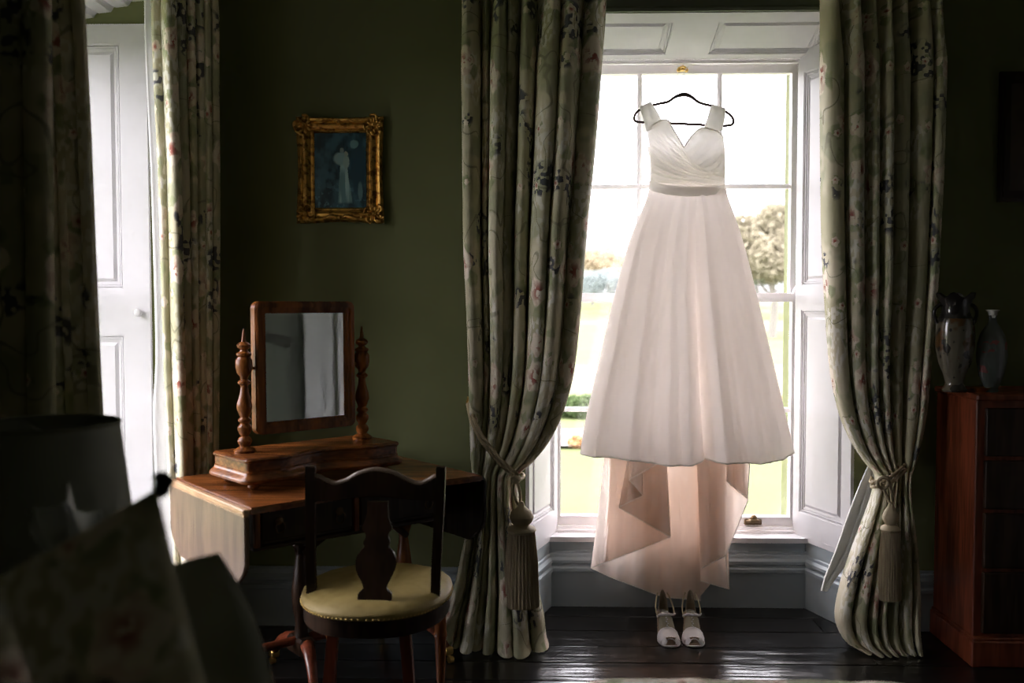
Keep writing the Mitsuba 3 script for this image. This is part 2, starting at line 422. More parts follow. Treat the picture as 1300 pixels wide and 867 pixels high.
# soffit, two panels
so = np.array([Xfl, YF + 0.004, ZFh])
dvec = np.array([0, YW - YF, ZH - ZFh])
Ls = np.linalg.norm(dvec)
wS = Xfr - Xfl
c1, c2 = (P(852, 40, 4.15)[0] - Xfl), (P(906, 40, 4.15)[0] - Xfl)
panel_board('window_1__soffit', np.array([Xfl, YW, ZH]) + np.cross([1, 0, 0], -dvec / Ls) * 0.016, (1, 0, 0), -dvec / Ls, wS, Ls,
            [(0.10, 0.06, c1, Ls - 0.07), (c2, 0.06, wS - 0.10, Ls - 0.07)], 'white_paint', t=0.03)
labels['window_1__soffit'] = {'label': 'white panelled soffit above the window'}
struct('trim_1', sweep_profile([(Xfl - 0.04, YF), (Xfr + 0.04, YF)], [(0, ZFh - 0.012), (0.018, ZFh - 0.012), (0.022, ZFh), (0.012, ZFh + 0.012), (0.012, ZFh + 0.05), (0.028, ZFh + 0.06), (0.028, ZFh + 0.075), (0, ZFh + 0.08)], left=False), 'sage_paint', 'moulding over the window recess')

# window frame and sashes
gl, gr = P(711.5, 640, 4.40)[0], P(1003, 400, 4.40)[0]
zt, zb = P(860, 94, 4.42)[2], P(860, 655, 4.38)[2]
zm = P(860, 377, 4.40)[2]
fr_o, fr_i = sg.box(Xwl - 0.02, ZS - 0.01, Xwr + 0.02, ZH + 0.03), sg.box(gl - 0.045, ZS + 0.012, gr + 0.045, zt + 0.045)
E = dict(ex=(1, 0, 0), ey=(0, 0, 1))   # extrudes towards -y
add('window_1__frame', cat([prism(fr_o.difference(fr_i), -4.50, -4.345, (0, 0, 0), **E),
                            prism(fr_i.buffer(0.018, join_style=2).difference(fr_i), -4.345, -4.335, (0, 0, 0), **E),
                            prism(fr_i.difference(fr_i.buffer(-0.014, join_style=2)), -4.372, -4.350, (0, 0, 0), **E)]), 'sash_paint')
bx = [P(812, 200, 4.41)[0], P(913.5, 200, 4.41)[0]]


def sash(key, z0, z1, rails, y0, y1, zbar):
    o = sg.box(gl - 0.042, z0 - rails[0], gr + 0.042, z1 + rails[1])
    i = sg.box(gl, z0, gr, z1)
    add(key, cat([prism(o.difference(i), -y1, -y0, (0, 0, 0), **E), prism(i.buffer(0.006).difference(i), -y0, -y0 + 0.006, (0, 0, 0), **E)]), 'sash_paint')
    for x in bx:
        add(key + '__glazing_bar', cat([box((x - 0.011, y0, z0), (x + 0.011, y1 - 0.012, z1), 0.004), box((x - 0.004, y0 - 0.006, z0), (x + 0.004, y0 + 0.01, z1), 0.002)]), 'sash_paint')
    add(key + '__glazing_bar', box((gl, y0, zbar - 0.011), (gr, y1 - 0.012, zbar + 0.011), 0.004), 'sash_paint')
    xs = [gl] + bx + [gr]
    for a, b in zip(xs[:-1], xs[1:]):
        for c, d in ((z0, zbar), (zbar, z1)):
            yg = y1 - 0.01
            add(key + '__pane', M([(a, yg, c), (b, yg, c), (b, yg, d), (a, yg, d)], [[0, 1, 2, 3]]), 'pane')


sash('window_1__upper_sash', zm + 0.018, zt, (0.035, 0.040), 4.415, 4.452, P(860, 237, 4.42)[2])
sash('window_1__lower_sash', zb, zm - 0.022, (0.055, 0.036), 4.374, 4.411, P(860, 520, 4.38)[2])
for x in (gl - 0.022, gr + 0.022):
    add('window_1__lower_sash__horn', prism([(-0.018, 0), (0.018, 0), (0.018, 0.07), (0.004, 0.045), (-0.010, 0.02)] if x > 0.6 else [(0.018, 0), (-0.018, 0), (-0.018, 0.07), (-0.004, 0.045), (0.010, 0.02)], -4.41, -4.378, (x, 0, zm + 0.012), **E), 'sash_paint')
p = P(956, 662, 4.365)
add('window_1__sash_lift', cat([box(p + [-0.040, -0.002, -0.016], p + [0.040, 0.008, 0.010], 0.003), box(p + [-0.022, -0.014, -0.012], p + [0.022, 0.002, 0.014], 0.004), tube([p + [-0.030, -0.004, 0.0], p + [-0.016, -0.026, 0.008], p + [0.016, -0.026, 0.008], p + [0.030, -0.004, 0.0]], 0.008),
                               trimesh.creation.icosphere(2, 0.015).apply_translation(p + [0, -0.012, 0.020])]), 'bronze', label='aged brass sash fastener on the bottom rail')
p = P(1015, 336, 4.41)
add('window_1__sash_stop', cat([lathe([(0, 0), (0.008, 0), (0.008, 0.004), (0.004, 0.006), (0.004, 0.02), (0, 0.021)], 12).apply_transform(trimesh.transformations.rotation_matrix(PI / 2, [1, 0, 0])).apply_translation(p)]), 'brass', label='small brass sash stop')
p = P(866, 89, 4.36)
HOOK = p
add('window_1__fastener', cat([box(p + [-0.022, -0.012, -0.004], p + [0.022, 0.02, 0.010], 0.003)] + [trimesh.creation.icosphere(2, 0.0095).apply_translation(p + [s, -0.014, -0.004]) for s in (-0.017, 0.017)] + [tube([p + [-0.017, -0.01, 0.004], p + [0, -0.02, 0.012], p + [0.017, -0.01, 0.004]], 0.006)]), 'brass', label='brass fastener on the top rail')

# left window: far reveal with its shutter, soffit, frame, sashes
struct('window_2', box((LXO, LY0, 0.28), (XL + 0.02, LY1, 0.30)), 'white_paint', 'bright side window with white panelled shutters')
z0s, z1s = 0.30, LZ1
Wd = XL - LXO
psx = [P(157, 300, LY1 - 0.01)[0] - LXO]
zA, zB = P(150, 57, LY1)[2], P(150, 367, LY1)[2]
zC, zD = P(150, 425, LY1)[2], P(150, 800, LY1)[2]
panel_board('window_2__shutter', np.array([LXO, LY1 - 0.018, z0s]), (1, 0, 0), (0, 0, 1), Wd - 0.006, z1s - z0s,
            [(0.05, zB - z0s, psx[0], zA - z0s), (0.05, 0.09, psx[0], zC - z0s)], 'white_paint', t=0.03)
labels['window_2__shutter'] = {'label': 'white panelled shutter in the far reveal'}
p = P(176, 397, LY1 - 0.03)
add('window_2__shutter__knob', lathe([(0, 0.03), (0.010, 0.028), (0.016, 0.02), (0.015, 0.012), (0.007, 0.006), (0.008, 0)], 20).apply_transform(trimesh.transformations.rotation_matrix(PI / 2, [1, 0, 0])).apply_translation([p[0], LY1 - 0.018, p[2]]), 'white_paint', smooth=40, label='white knob')
panel_board('window_2__near_shutter', np.array([XL - 0.006, LY0 + 0.018, z0s]), (-1, 0, 0), (0, 0, 1), Wd - 0.006, z1s - z0s, [(0.07, 0.09, Wd - 0.06, 1.0), (0.07, 1.12, Wd - 0.06, z1s - z0s - 0.09)], 'white_paint', t=0.03)
# stepped soffit of the left window: three rounded steps that rise towards the room
steps = []
for k in range(5):
    a, b = Wd * k / 5, Wd * (k + 1) / 5 + 0.004
    steps.append((a, LZ1 + 0.006 + 0.024 * k))
pts = [(0, 0.2 + LZ1)]
for k in range(5):
    a, b, z = Wd * k / 5, Wd * (k + 1) / 5, LZ1 + 0.004 + 0.022 * k
    pts += [(a, z), (a + 0.01, z - 0.004 + 0.002), (b - 0.012, z + 0.004)]
pts += [(Wd, LZ1 + 0.004 + 0.022 * 5), (Wd, LZ1 + 0.2)]
add('window_2__soffit', prism(pts, -LY1, -LY0, (LXO, 0, 0), (1, 0, 0), (0, 0, 1)), 'white_paint', label='white moulded soffit')
of, inn = sg.box(LY0, 0.30, LY1, LZ1 + 0.02), sg.box(LY0 + 0.06, 0.36, LY1 - 0.06, LZ1 - 0.03)
EL = dict(ex=(0, 1, 0), ey=(0, 0, 1))   # extrudes along +x
add('window_2__frame', prism(of.difference(inn), LXO - 0.12, LXO + 0.0, (0, 0, 0), **EL), 'white_paint')
lm = (0.36 + LZ1 - 0.03) / 2
for nm, z0, z1, xo in (('lower_sash', 0.36, lm, -0.05), ('upper_sash', lm, LZ1 - 0.03, -0.09)):
    o_ = sg.box(LY0 + 0.06, z0, LY1 - 0.06, z1)
    i_ = o_.buffer(-0.045, join_style=2)
    add('window_2__' + nm, prism(o_.difference(i_), LXO + xo - 0.03, LXO + xo, (0, 0, 0), **EL), 'white_paint')
    y0, c, y1, d = i_.bounds
    ys, zs = np.linspace(y0, y1, 4), np.linspace(c, d, 3)
    for y in ys[1:3]:
        add('window_2__%s__glazing_bar' % nm, box((LXO + xo - 0.028, y - 0.011, c), (LXO + xo, y + 0.011, d)), 'white_paint')
    add('window_2__%s__glazing_bar' % nm, box((LXO + xo - 0.028, y0, zs[1] - 0.011), (LXO + xo, y1, zs[1] + 0.011)), 'white_paint')
    for ya, yb in zip(ys[:-1], ys[1:]):
        for za, zb_ in zip(zs[:-1], zs[1:]):
            add('window_2__%s__pane' % nm, M([(LXO + xo - 0.02, ya, za), (LXO + xo - 0.02, yb, za), (LXO + xo - 0.02, yb, zb_), (LXO + xo - 0.02, ya, zb_)], [[0, 1, 2, 3]]), 'pane')

# ------------------------------------------------------------------ outdoors
ZG = -0.62
mat('lawn', mikit.proc(lambda p, n, uv: mix(mix((0.080, 0.100, 0.038), (0.098, 0.114, 0.052), fbm(p.x * 0.5, p.y * 0.5, 0.0)), (0.116, 0.106, 0.068), smoothstep(0.52, 0.62, fbm(p.x * 0.035, p.y * 0.11, 5.0)) * smoothstep(16, 22, p.y))), 0.9, spec=0.1)
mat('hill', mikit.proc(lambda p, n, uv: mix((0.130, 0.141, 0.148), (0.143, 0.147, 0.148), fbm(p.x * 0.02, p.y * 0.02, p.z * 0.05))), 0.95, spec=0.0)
mat('gravel', (0.15, 0.146, 0.138), 0.9)
mat('bark', (0.16, 0.15, 0.13), 0.9)
mat('rust_bracken', (0.42, 0.24, 0.11), 0.9)
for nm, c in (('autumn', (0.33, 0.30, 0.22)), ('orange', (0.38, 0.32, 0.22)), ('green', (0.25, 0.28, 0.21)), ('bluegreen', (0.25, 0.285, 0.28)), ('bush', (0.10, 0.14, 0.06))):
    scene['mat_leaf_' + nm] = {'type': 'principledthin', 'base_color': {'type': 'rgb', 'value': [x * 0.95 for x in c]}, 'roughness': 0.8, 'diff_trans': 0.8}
gx, gy = np.meshgrid(np.linspace(-260, 260, 90), np.r_[np.linspace(-8, 40, 30), np.linspace(46, 320, 40)], indexing='ij')
inside = (gx > -3) & (gx < 4) & (gy < 4.6)
gz = ZG + np.clip(gy - 60, 0, None) * 0.020 + np.where(gy > 20, 0.5, 0.04) * (meshkit.fbm(np.stack([gx * 0.04, gy * 0.04, gx * 0], -1), 3) - 0.5)
add('lawn', grid(np.stack([gx, gy, gz], -1)), 'lawn', smooth=True, kind='structure', label='bright green lawn and pasture outside the window')
add('ground', box((-60, -40, ZG - 0.25), (60, 0, ZG - 0.06)), 'lawn', kind='structure')
for k, (y, h, x0, ph) in enumerate(((420, 26, 0, 1.0), (640, 64, -60, 5.0))):
    hx, hv = np.meshgrid(np.linspace(-420, 420, 120), np.linspace(0, 1, 14), indexing='ij')
    top = h * (0.72 + 0.5 * meshkit.fbm(np.stack([hx * 0.006 + ph, hx * 0 + ph, hx * 0], -1), 4))
    add('hill', grid(np.stack([hx, y + 160 * hv, ZG + top * np.sin(hv * PI * 0.5)], -1)), 'hill', smooth=True, kind='structure', label=('nearer wooded ridge behind the pasture', 'far pale hill on the skyline')[k])
# gravel path and stone on it
add('path', M([(-14, 12.9, ZG + 0.045), (14, 12.9, ZG + 0.045), (14, 14.6, ZG + 0.05), (-14, 14.6, ZG + 0.05)], [[0, 1, 2, 3]]), 'gravel', kind='structure', label='pale gravel path across the lawn')


def leaves(blobs, n, size, seed):
    r = np.random.default_rng(seed)
    w = np.array([b[3] * b[4] * b[5] for b in blobs]) ** 0.67
    which = r.choice(len(blobs), n, p=w / w.sum())
    B = np.array(blobs)[which]
    d = r.normal(size=(n, 3))
    d /= np.linalg.norm(d, axis=1, keepdims=True)
    c = B[:, :3] + d * B[:, 3:] * (r.uniform(0.55, 1.0, (n, 1)) ** 0.5)
    a = r.normal(size=(n, 3)); a /= np.linalg.norm(a, axis=1, keepdims=True)
    b = np.cross(a, r.normal(size=(n, 3))); b /= np.linalg.norm(b, axis=1, keepdims=True)
    s = size * r.uniform(0.6, 1.3, (n, 1))
    v = np.stack([c - a * s, c + b * s * 0.5, c + a * s, c - b * s * 0.5], 1).reshape(-1, 3)
    return M(v, np.arange(4 * n).reshape(-1, 4))


def tree(base, h, w, leaf, label, seed, trunk=0.45, n=5000, key='tree', group=None):
    r = np.random.default_rng(seed)
    base = np.array(base, float)
    c0 = base + [0, 0, h * trunk]
    add(key + '__trunk' if key not in tag_count else '%s_%03d__trunk' % (key, tag_count[key]), cat(
        [tube([base + [0, 0, -0.2], base + [0.02 * h, 0, h * 0.25], c0, base + [0, 0, h * 0.75]], [h * 0.032, h * 0.026, h * 0.022, h * 0.008], 8)] +
        [tube([c0 + [0, 0, (k - 2) * h * 0.06], c0 + [math.cos(k * 2.4) * w * 0.22, math.sin(k * 2.4) * w * 0.2, h * (0.08 + 0.05 * k)], c0 + [math.cos(k * 2.4) * w * 0.36, math.sin(k * 2.4) * w * 0.34, h * (0.18 + 0.06 * k)]], [h * 0.012, h * 0.009, h * 0.004], 6) for k in range(5)]), 'bark')
    nm = key if key not in tag_count else '%s_%03d' % (key, tag_count[key])
    tag_count[key] = tag_count.get(key, 0) + 1
    blobs = []
    for k in range(16):
        a, e = r.uniform(0, 2 * PI), r.uniform(-0.5, 1.0)
        rad = w * 0.34 * math.sqrt(max(0.05, 1 - e * e * 0.9))
        blobs.append((base[0] + math.cos(a) * rad, base[1] + math.sin(a) * rad, base[2] + h * 0.62 + e * h * 0.26, w * 0.17, w * 0.17, h * 0.11))
    blobs.append((base[0], base[1], base[2] + h * 0.66, w * 0.36, w * 0.36, h * 0.26))
    add(nm + '__crown', leaves(blobs, n, h * 0.035, seed), 'leaf_' + leaf)
    tag(nm, label, 'tree', group)


tag_count = {}
t0 = P(980, 424, 58)
tree((t0[0], 58, ZG), 8.2, 6.6, 'autumn', 'large rounded autumn tree with a pale trunk standing in the field', 3, 0.34, 9000)
for k, (px, Y, py, w, lf, lb) in enumerate(((1000, 88, 296, 11, 'green', 'green tree behind the large autumn tree'), (930, 106, 312, 12, 'orange', 'orange tree beside the dress skirt beyond the field'), (960, 124, 300, 13, 'bluegreen', 'hazy blue green tree behind the large autumn tree'),
                                            (752, 142, 312, 13, 'orange', 'orange autumn tree in the left panes'), (792, 160, 322, 14, 'orange', 'amber tree close to the dress bodice side, left panes'), (772, 100, 338, 11, 'bluegreen', 'low blue green tree in front of the orange trees'), (735, 120, 340, 12, 'green', 'low green tree at the curtain edge'),
                                            (850, 178, 318, 15, 'green', 'green tree hidden mostly behind the dress'))):
    b = P(px, 400, Y)
    g = ZG + max(0, Y - 60) * 0.02
    tree((b[0], Y, g), P(px, py, Y)[2] - g, w, lf, lb, 20 + k, 0.3, 4500)
b = P(728, 545, 16.2)
add('bush', leaves([(b[0] + dx, 16.4 + dy, ZG + 0.18, 0.45, 0.3, 0.22) for dx, dy in ((-0.7, 0), (-0.2, 0.2), (0.3, 0), (0.75, 0.1))], 3000, 0.06, 5), 'leaf_bush', label='low dark green bush beyond the gravel path', cat_='bush')
b = P(1000, 520, 16.2)
add('bush_001', leaves([(b[0] + dx, 16.4 + dy, ZG + 0.18, 0.4, 0.3, 0.25) for dx, dy in ((-0.3, 0), (0.2, 0.2), (0.7, 0))], 2400, 0.06, 6), 'leaf_orange', label='tan bush low in the right panes', cat_='bush')
b = P(731, 567, 13.0)
add('bracken_clump', leaves([(b[0], 13.0, ZG + 0.09, 0.11, 0.10, 0.08)], 350, 0.035, 8), 'rust_bracken', label='small rust coloured clump at the edge of the path', cat_='plant')
# ------------------------------------------------------------------ curtains
def interp(rows, z):
    """rows sorted by height -> smooth values at z"""
    from scipy.interpolate import PchipInterpolator
    r = np.array(sorted(rows), float)
    keep = np.r_[True, np.diff(r[:, 0]) > 1e-6]
    r = r[keep]
    return PchipInterpolator(r[:, 0], r[:, 1:])(np.clip(z, r[0, 0], r[-1, 0]))


def drape(rows, N, amp, seed, room, zpinch=None, ampz=None, res=22, nz=120, sharp=0.5, lean=0.25, u0=0.0, widths=None, amps=None):
    """rows: (z, left xyz.., right xyz..): the cloth hangs between the two edges in N rounded folds; room: unit direction into the room.
    returns mesh and uv (metres of cloth)"""
    r = np.random.default_rng(seed)
    zs = np.linspace(min(x[0] for x in rows), max(x[0] for x in rows), nz)
    E_ = interp(rows, zs)
    w = np.array(widths, float) if widths else r.uniform(0.75, 1.35, N)
    cum = np.r_[0, np.cumsum(w)] / w.sum()
    nu = N * res + 1
    ph = np.linspace(0, N, nu)
    u = np.interp(ph, np.arange(N + 1), cum)
    fa = (np.array(amps, float) if amps else r.uniform(0.75, 1.2, N))[np.clip(ph.astype(int), 0, N - 1)]
    ln = r.uniform(-1, 1, N)[np.clip(ph.astype(int), 0, N - 1)] * lean
    s = np.abs(np.sin(PI * ph))
    pos = np.zeros((nu, nz, 3))
    for j, z in enumerate(zs):
        L, R = E_[j, 0:2], E_[j, 2:4]
        a = amp * (np.interp(z, ampz[0], ampz[1]) if ampz else 1.0)
        e = sharp
        if zpinch is not None:
            k = np.clip((z - (zpinch - 0.30)) / 0.30, 0, 1)
            e = sharp + 3.6 * k ** 1.3
            a = a * (1 - 0.15 * k)
        d = a * fa * (s ** e)
        d += 0.25 * a * (meshkit.noise(np.stack([u * 9, np.full(nu, z * 1.3), np.full(nu, seed)], -1)) - 0.5)
        wdt = np.linalg.norm(R - L)
        side = ln * wdt / N * (s ** 1.5) - 0.14 * wdt * (w / w.sum())[np.clip(ph.astype(int), 0, N - 1)] * np.sin(2 * PI * ph)
        t = (R - L) / (wdt + 1e-9)
        pos[:, j, :2] = L + np.outer(u, R - L) + np.outer(d, room) + np.outer(side, t)
        pos[:, j, 2] = z
    jm = nz * 2 // 3
    ds = np.r_[0, np.cumsum(np.linalg.norm(np.diff(pos[:, jm], axis=0), axis=1))]
    uv = np.stack(np.broadcast_arrays((ds + u0)[:, None], zs[None, :]), -1).reshape(-1, 2)
    return pos, uv


def px_rows(rows, Yf, shiftL=0, shiftR=0):
    out = []
    for py, xl, xr in rows:
        Y = Yf(py)
        a, b = P(xl + shiftL, py, Y), P(xr + shiftR, py, Y)
        out.append((max(a[2], 0.006), a[0], Y, b[0], Y))
    return out


def hem_stiff(pos, z0=0.10, out=0.05, room=(0, -1)):
    """the last centimetres break on the floor and run out into the room"""
    z = pos[..., 2]
    k = np.clip((z0 - z) / z0, 0, 1) ** 2
    pos[..., 0] += k * out * room[0]
    pos[..., 1] += k * out * room[1]


def add_drape(key, pos, uv, m, **k):
    return add(key, grid(pos), m, smooth=True, uv=uv, **k)


ROOM = np.array([0, -1.0])
rowsL = [(-45, 588, 772), (0, 587, 770), (100, 588, 763), (200, 589, 755), (300, 590, 745), (400, 594, 737), (470, 596, 729), (520, 597, 716), (560, 598, 697), (585, 599, 677), (604, 601, 658), (625, 599, 659), (660, 595, 664), (700, 587, 672), (740, 578, 682), (780, 566, 691), (808, 560, 695), (826, 558, 697)]
Yc = lambda py: float(np.interp(py, [0, 500, 605, 830], [3.895, 3.895, 3.87, 3.80]))
AZ = ([0, 0.2, 0.62, 0.78, 0.95, 1.5, 3], [0.85, 0.85, 0.55, 0.5, 0.62, 1.0, 1.0])
pos, uv = drape(px_rows(rowsL, Yc), 8, 0.145, 11, ROOM, zpinch=2.63, ampz=AZ, sharp=0.72, widths=[24, 10, 22, 15, 20, 27, 28, 26], amps=[1, 0.5, 1.0, 0.7, 0.9, 1.15, 1.2, 0.75])
hem_stiff(pos)
pos[..., 1] -= 0.03 * np.clip((pos[..., 2] < 0.5) * (0.5 - pos[..., 2]), 0, 1)
add_drape('curtain', pos, uv, 'floral')
posl = pos.copy(); posl[..., 1] = 3.925 + 0.25 * (pos[..., 1] - 3.9)
i0 = 40
add_drape('curtain__lining', posl[i0:-6], uv.reshape(pos.shape[0], pos.shape[1], 2)[i0:-6].reshape(-1, 2), 'lining', label='pale lining')
tag('curtain', 'long floral chintz curtain left of the hanging dress, tied back with a cord', 'curtain', None)
rowsR = [(-45, 1038, 1197), (0, 1040, 1195), (100, 1040, 1194), (200, 1041, 1192), (300, 1043, 1188), (400, 1048, 1183), (470, 1054, 1178), (520, 1064, 1174), (560, 1080, 1167), (585, 1096, 1160), (604, 1111, 1152), (625, 1107, 1152), (660, 1095, 1156), (700, 1080, 1160), (740, 1067, 1162), (780, 1060, 1162), (808, 1068, 1160), (834, 1084, 1158)]
pos, uv = drape(px_rows(rowsR, Yc), 7, 0.135, 23, ROOM, zpinch=2.63, ampz=AZ, sharp=0.72, u0=3.1)
hem_stiff(pos)
add_drape('curtain_001', pos, uv, 'floral')
# its lining shows as a pale strip on the window side below the tie
ln_rows = [(588, 1104, 1122), (620, 1090, 1112), (660, 1075, 1102), (700, 1061, 1086), (735, 1047, 1060), (750, 1043, 1050)]
pl, ul = drape([(P(a, y, 3.93)[2], P(a, y, 3.93)[0], 3.94, P(b_, y, 3.93)[0], 3.93) for y, a, b_ in ln_rows], 2, 0.012, 3, ROOM, nz=30)
add_drape('curtain_001__lining', pl, ul, 'lining', label='pale lining')
tag('curtain_001', 'long floral chintz curtain right of the hanging dress, tied back beside the chest', 'curtain')
# curtains of the side window: they hang along the left wall
ROOMX = np.array([1.0, 0.0])
zr = [0.006, 0.35, 0.75, 0.95, 1.2, 1.8, 2.4, 2.75]
far = []
for z in zr:
    py = 385 + (CAM[2] - z) * 1200 / 3.45
    xl = np.interp(py, [0, 200, 450, 570, 640, 760], [191, 200, 207, 212, 214, 222])
    xr = np.interp(py, [0, 300, 600, 760], [277, 277, 275, 272])
    a, b_ = PX(xl, z, 3.42), PX(xr, z, 3.64)
    far.append((z, a[0], 3.42, b_[0], 3.64))
fd = np.array([0.62, -0.78])
pos, uv = drape(far, 7, 0.055, 31, fd, zpinch=2.75, u0=7.3, widths=[12, 24, 20, 14, 17, 13, 18], amps=[0.5, 1.7, 0.8, 1.0, 0.8, 1.0, 0.8])
hem_stiff(pos, out=0.03, room=fd)
add_drape('curtain_002', pos, uv, 'floral')
lin = [(z, r[1] - 0.035 - (0.02 if z < 1.0 else 0) , 3.44, r[1] + 0.03, 3.60) for z, r in zip(zr, far)]
pl, ul = drape(lin, 3, 0.02, 37, fd, nz=60)
add_drape('curtain_002__lining', pl, ul, 'sheer', label='thin white lining')
rt = [(z, r[3] - 0.012, r[4] + 0.012, XL + 0.02, 3.84) for z, r in zip(zr, far)]
pr_, ur_ = drape(rt, 3, 0.012, 39, fd, nz=40)
add_drape('curtain_002__return', pr_, ur_, 'lining', label='edge turned back to the wall')
tag('curtain_002', 'floral curtain hanging in the corner behind the dressing table', 'curtain')
near = []
for z in zr:
    py = 385 + (CAM[2] - z) * 1200 / 2.50
    xr = np.interp(py, [-100, 0, 100, 300, 530, 600], [104, 108, 114, 122, 131, 134])
    b_ = PX(xr, z, 2.52)
    near.append((z, XL + 0.004, 2.47, b_[0], 2.52))
pos, uv = drape(near, 11, 0.024, 41, np.array([0.0, -1.0]), zpinch=2.75, u0=11.7)
add_drape('curtain_003', pos, uv, 'floral')
tag('curtain_003', 'shadowed floral curtain at the left beside the bright shutter', 'curtain')
bh = [(z, XL + 0.006, 2.33, PX(np.interp(z, [0, 1.0, 2.9], [76, 72, 62]), z, 2.34)[0], 2.34) for z in (0.006, 0.5, 1.0, 1.6, 2.2, 2.84)]
pos, uv = drape(bh, 5, 0.03, 43, np.array([0.0, -1.0]), u0=15.0, sharp=0.9)
add_drape('bed_curtain', pos, uv, 'floral', label='broad dark floral hanging along the left edge above the lamp', cat_='bed curtain')
add('bed_curtain__rail', tube([(XL, 2.34, 2.86), (PX(58, 2.4, 2.34)[0], 2.34, 2.86)], 0.014, 12), 'brass')
add('curtain_rail', cat([tube([(P(540, -20, 3.86)[0], 3.90, 2.795), (P(1230, -20, 3.86)[0], 3.90, 2.795)], 0.018, 14)] + [box((x - 0.012, 3.90, 2.783), (x + 0.012, YF, 2.807)) for x in (P(560, -20, 3.86)[0], P(1215, -20, 3.86)[0])]), 'brass', label='brass curtain rail above the main window', cat_='curtain rail')
add('curtain_rail_001', cat([tube([(-1.40, 2.45, 2.80), (-1.40, 3.86, 2.80)], 0.018, 14)] + [box((XL, y - 0.012, 2.785), (-1.40, y + 0.012, 2.815)) for y in (2.56, 3.8)]), 'brass', label='brass curtain rail above the side window', cat_='curtain rail')


def twist(path, r, n=160, strands=3, pitch=0.045):
    p = smooth_path(path, n)
    s = np.r_[0, np.cumsum(np.linalg.norm(np.diff(p, axis=0), axis=1))]
    t = np.gradient(p, axis=0); t /= np.linalg.norm(t, axis=1, keepdims=True)
    a = np.cross(t, [0, 1, 0.01]); a /= np.linalg.norm(a, axis=1, keepdims=True)
    b = np.cross(t, a)
    out = []
    for k in range(strands):
        an = s / pitch * 2 * PI + k * 2 * PI / strands
        out.append(tube(p + r * 0.55 * (np.cos(an)[:, None] * a + np.sin(an)[:, None] * b), r * 0.62, 7))
    return cat(out)


def tassel(key, top, L, w):
    """hanging tassel: turned head and long skirt of threads"""
    x, y, z = top
    k = L
    head = lathe([(0, 0), (0.008, -0.002), (0.010, -0.02 * k), (0.015, -0.05 * k), (w * 0.30, -0.10 * k), (w * 0.36, -0.15 * k), (w * 0.30, -0.20 * k), (w * 0.22, -0.225 * k), (w * 0.40, -0.25 * k), (w * 0.44, -0.275 * k), (w * 0.36, -0.30 * k), (0, -0.305 * k)], 24)
    add(key + '__tassel', head.apply_translation(top), 'rope', smooth=40)
    n = 90
    a = np.arange(n) * 2 * PI / n
    zz = np.linspace(-0.295 * k, -k, 14)
    rr = np.interp(zz, [-k, -0.6 * k, -0.295 * k], [w * 0.50, w * 0.47, w * 0.38])
    rad = rr[None, :] * (1 + 0.05 * np.cos(a * 30)[:, None])
    pos = np.stack([rad * np.cos(a)[:, None], rad * np.sin(a)[:, None] * 0.75, np.broadcast_to(zz, rad.shape)], -1)
    m = grid(pos, cu=True)
    end = np.vstack([m.vertices.reshape(n, 14, 3)[:, -1], [[0, 0, -k]]])
    m = cat([m, M(end, [[i, (i + 1) % n, n] for i in range(n)])])
    add(key + '__tassel__skirt', m.apply_translation(top), 'tassel', smooth=60)


h0 = P(593, 511, 3.955)
rp = [P(593.5, 513, 3.945), P(596, 526, 3.83), P(602, 543, 3.765), P(617, 568, 3.745), P(638, 592, 3.735), P(655, 607, 3.735)]
rp2 = [p_ + np.array([0.010, -0.004, 0.012]) for p_ in rp]
add('curtain_tieback__cord', cat([twist(rp, 0.0065), twist(rp2, 0.0065), twist([rp[-1], P(663, 607, 3.83), P(664, 602, 3.90), P(640, 598, 3.945)], 0.0065, 60)]), 'rope')
add('curtain_tieback__hook', tube(smooth_path([h0 + [0, 0.03, 0], h0, h0 + [0.004, -0.014, 0.012], h0 + [0.006, -0.012, 0.026]], 16), 0.004, 8), 'brass', label='brass wall hook')
tp = P(656, 618, 3.735)
add('curtain_tieback__knot', cat([trimesh.creation.icosphere(2, 0.020).apply_translation(P(655, 608, 3.735)), tube(smooth_path([P(655, 610, 3.735), P(660, 625, 3.72), P(660, 640, 3.715)], 12), 0.006, 8), tube(smooth_path([P(653, 610, 3.735), P(652, 625, 3.72), P(658, 641, 3.715)], 12), 0.006, 8)]), 'rope', smooth=True)
tassel('curtain_tieback', P(662, 636, 3.70), 0.42, 0.135)
tag('curtain_tieback', 'twisted cord tieback with a long tassel on the curtain left of the dress', 'curtain tieback')
rp = [P(1158, 578, 3.96), P(1150, 588, 3.84), P(1138, 600, 3.765), P(1125, 608, 3.75), P(1113, 611, 3.76), P(1105, 611, 3.83), P(1106, 606, 3.92)]
rp2 = [p_ + np.array([0.003, -0.006, -0.018]) for p_ in rp]
add('curtain_tieback_001__cord', cat([twist(rp, 0.0065), twist(rp2, 0.0065)]), 'rope')
add('curtain_tieback_001__knot', cat([tube(smooth_path([P(1121, 604, 3.73), P(1128, 612, 3.72), P(1122, 620, 3.725), P(1114, 614, 3.72), P(1120, 606, 3.715), P(1130, 617, 3.725), P(1133, 640, 3.725)], 40), 0.007, 8), tube(smooth_path([P(1118, 612, 3.73), P(1124, 626, 3.725), P(1131, 641, 3.725)], 16), 0.006, 8)]), 'rope', smooth=True)
tassel('curtain_tieback_001', P(1131, 638, 3.72), 0.385, 0.088)
tag('curtain_tieback_001', 'cord tieback with a golden grey tassel on the curtain right of the dress', 'curtain tieback')

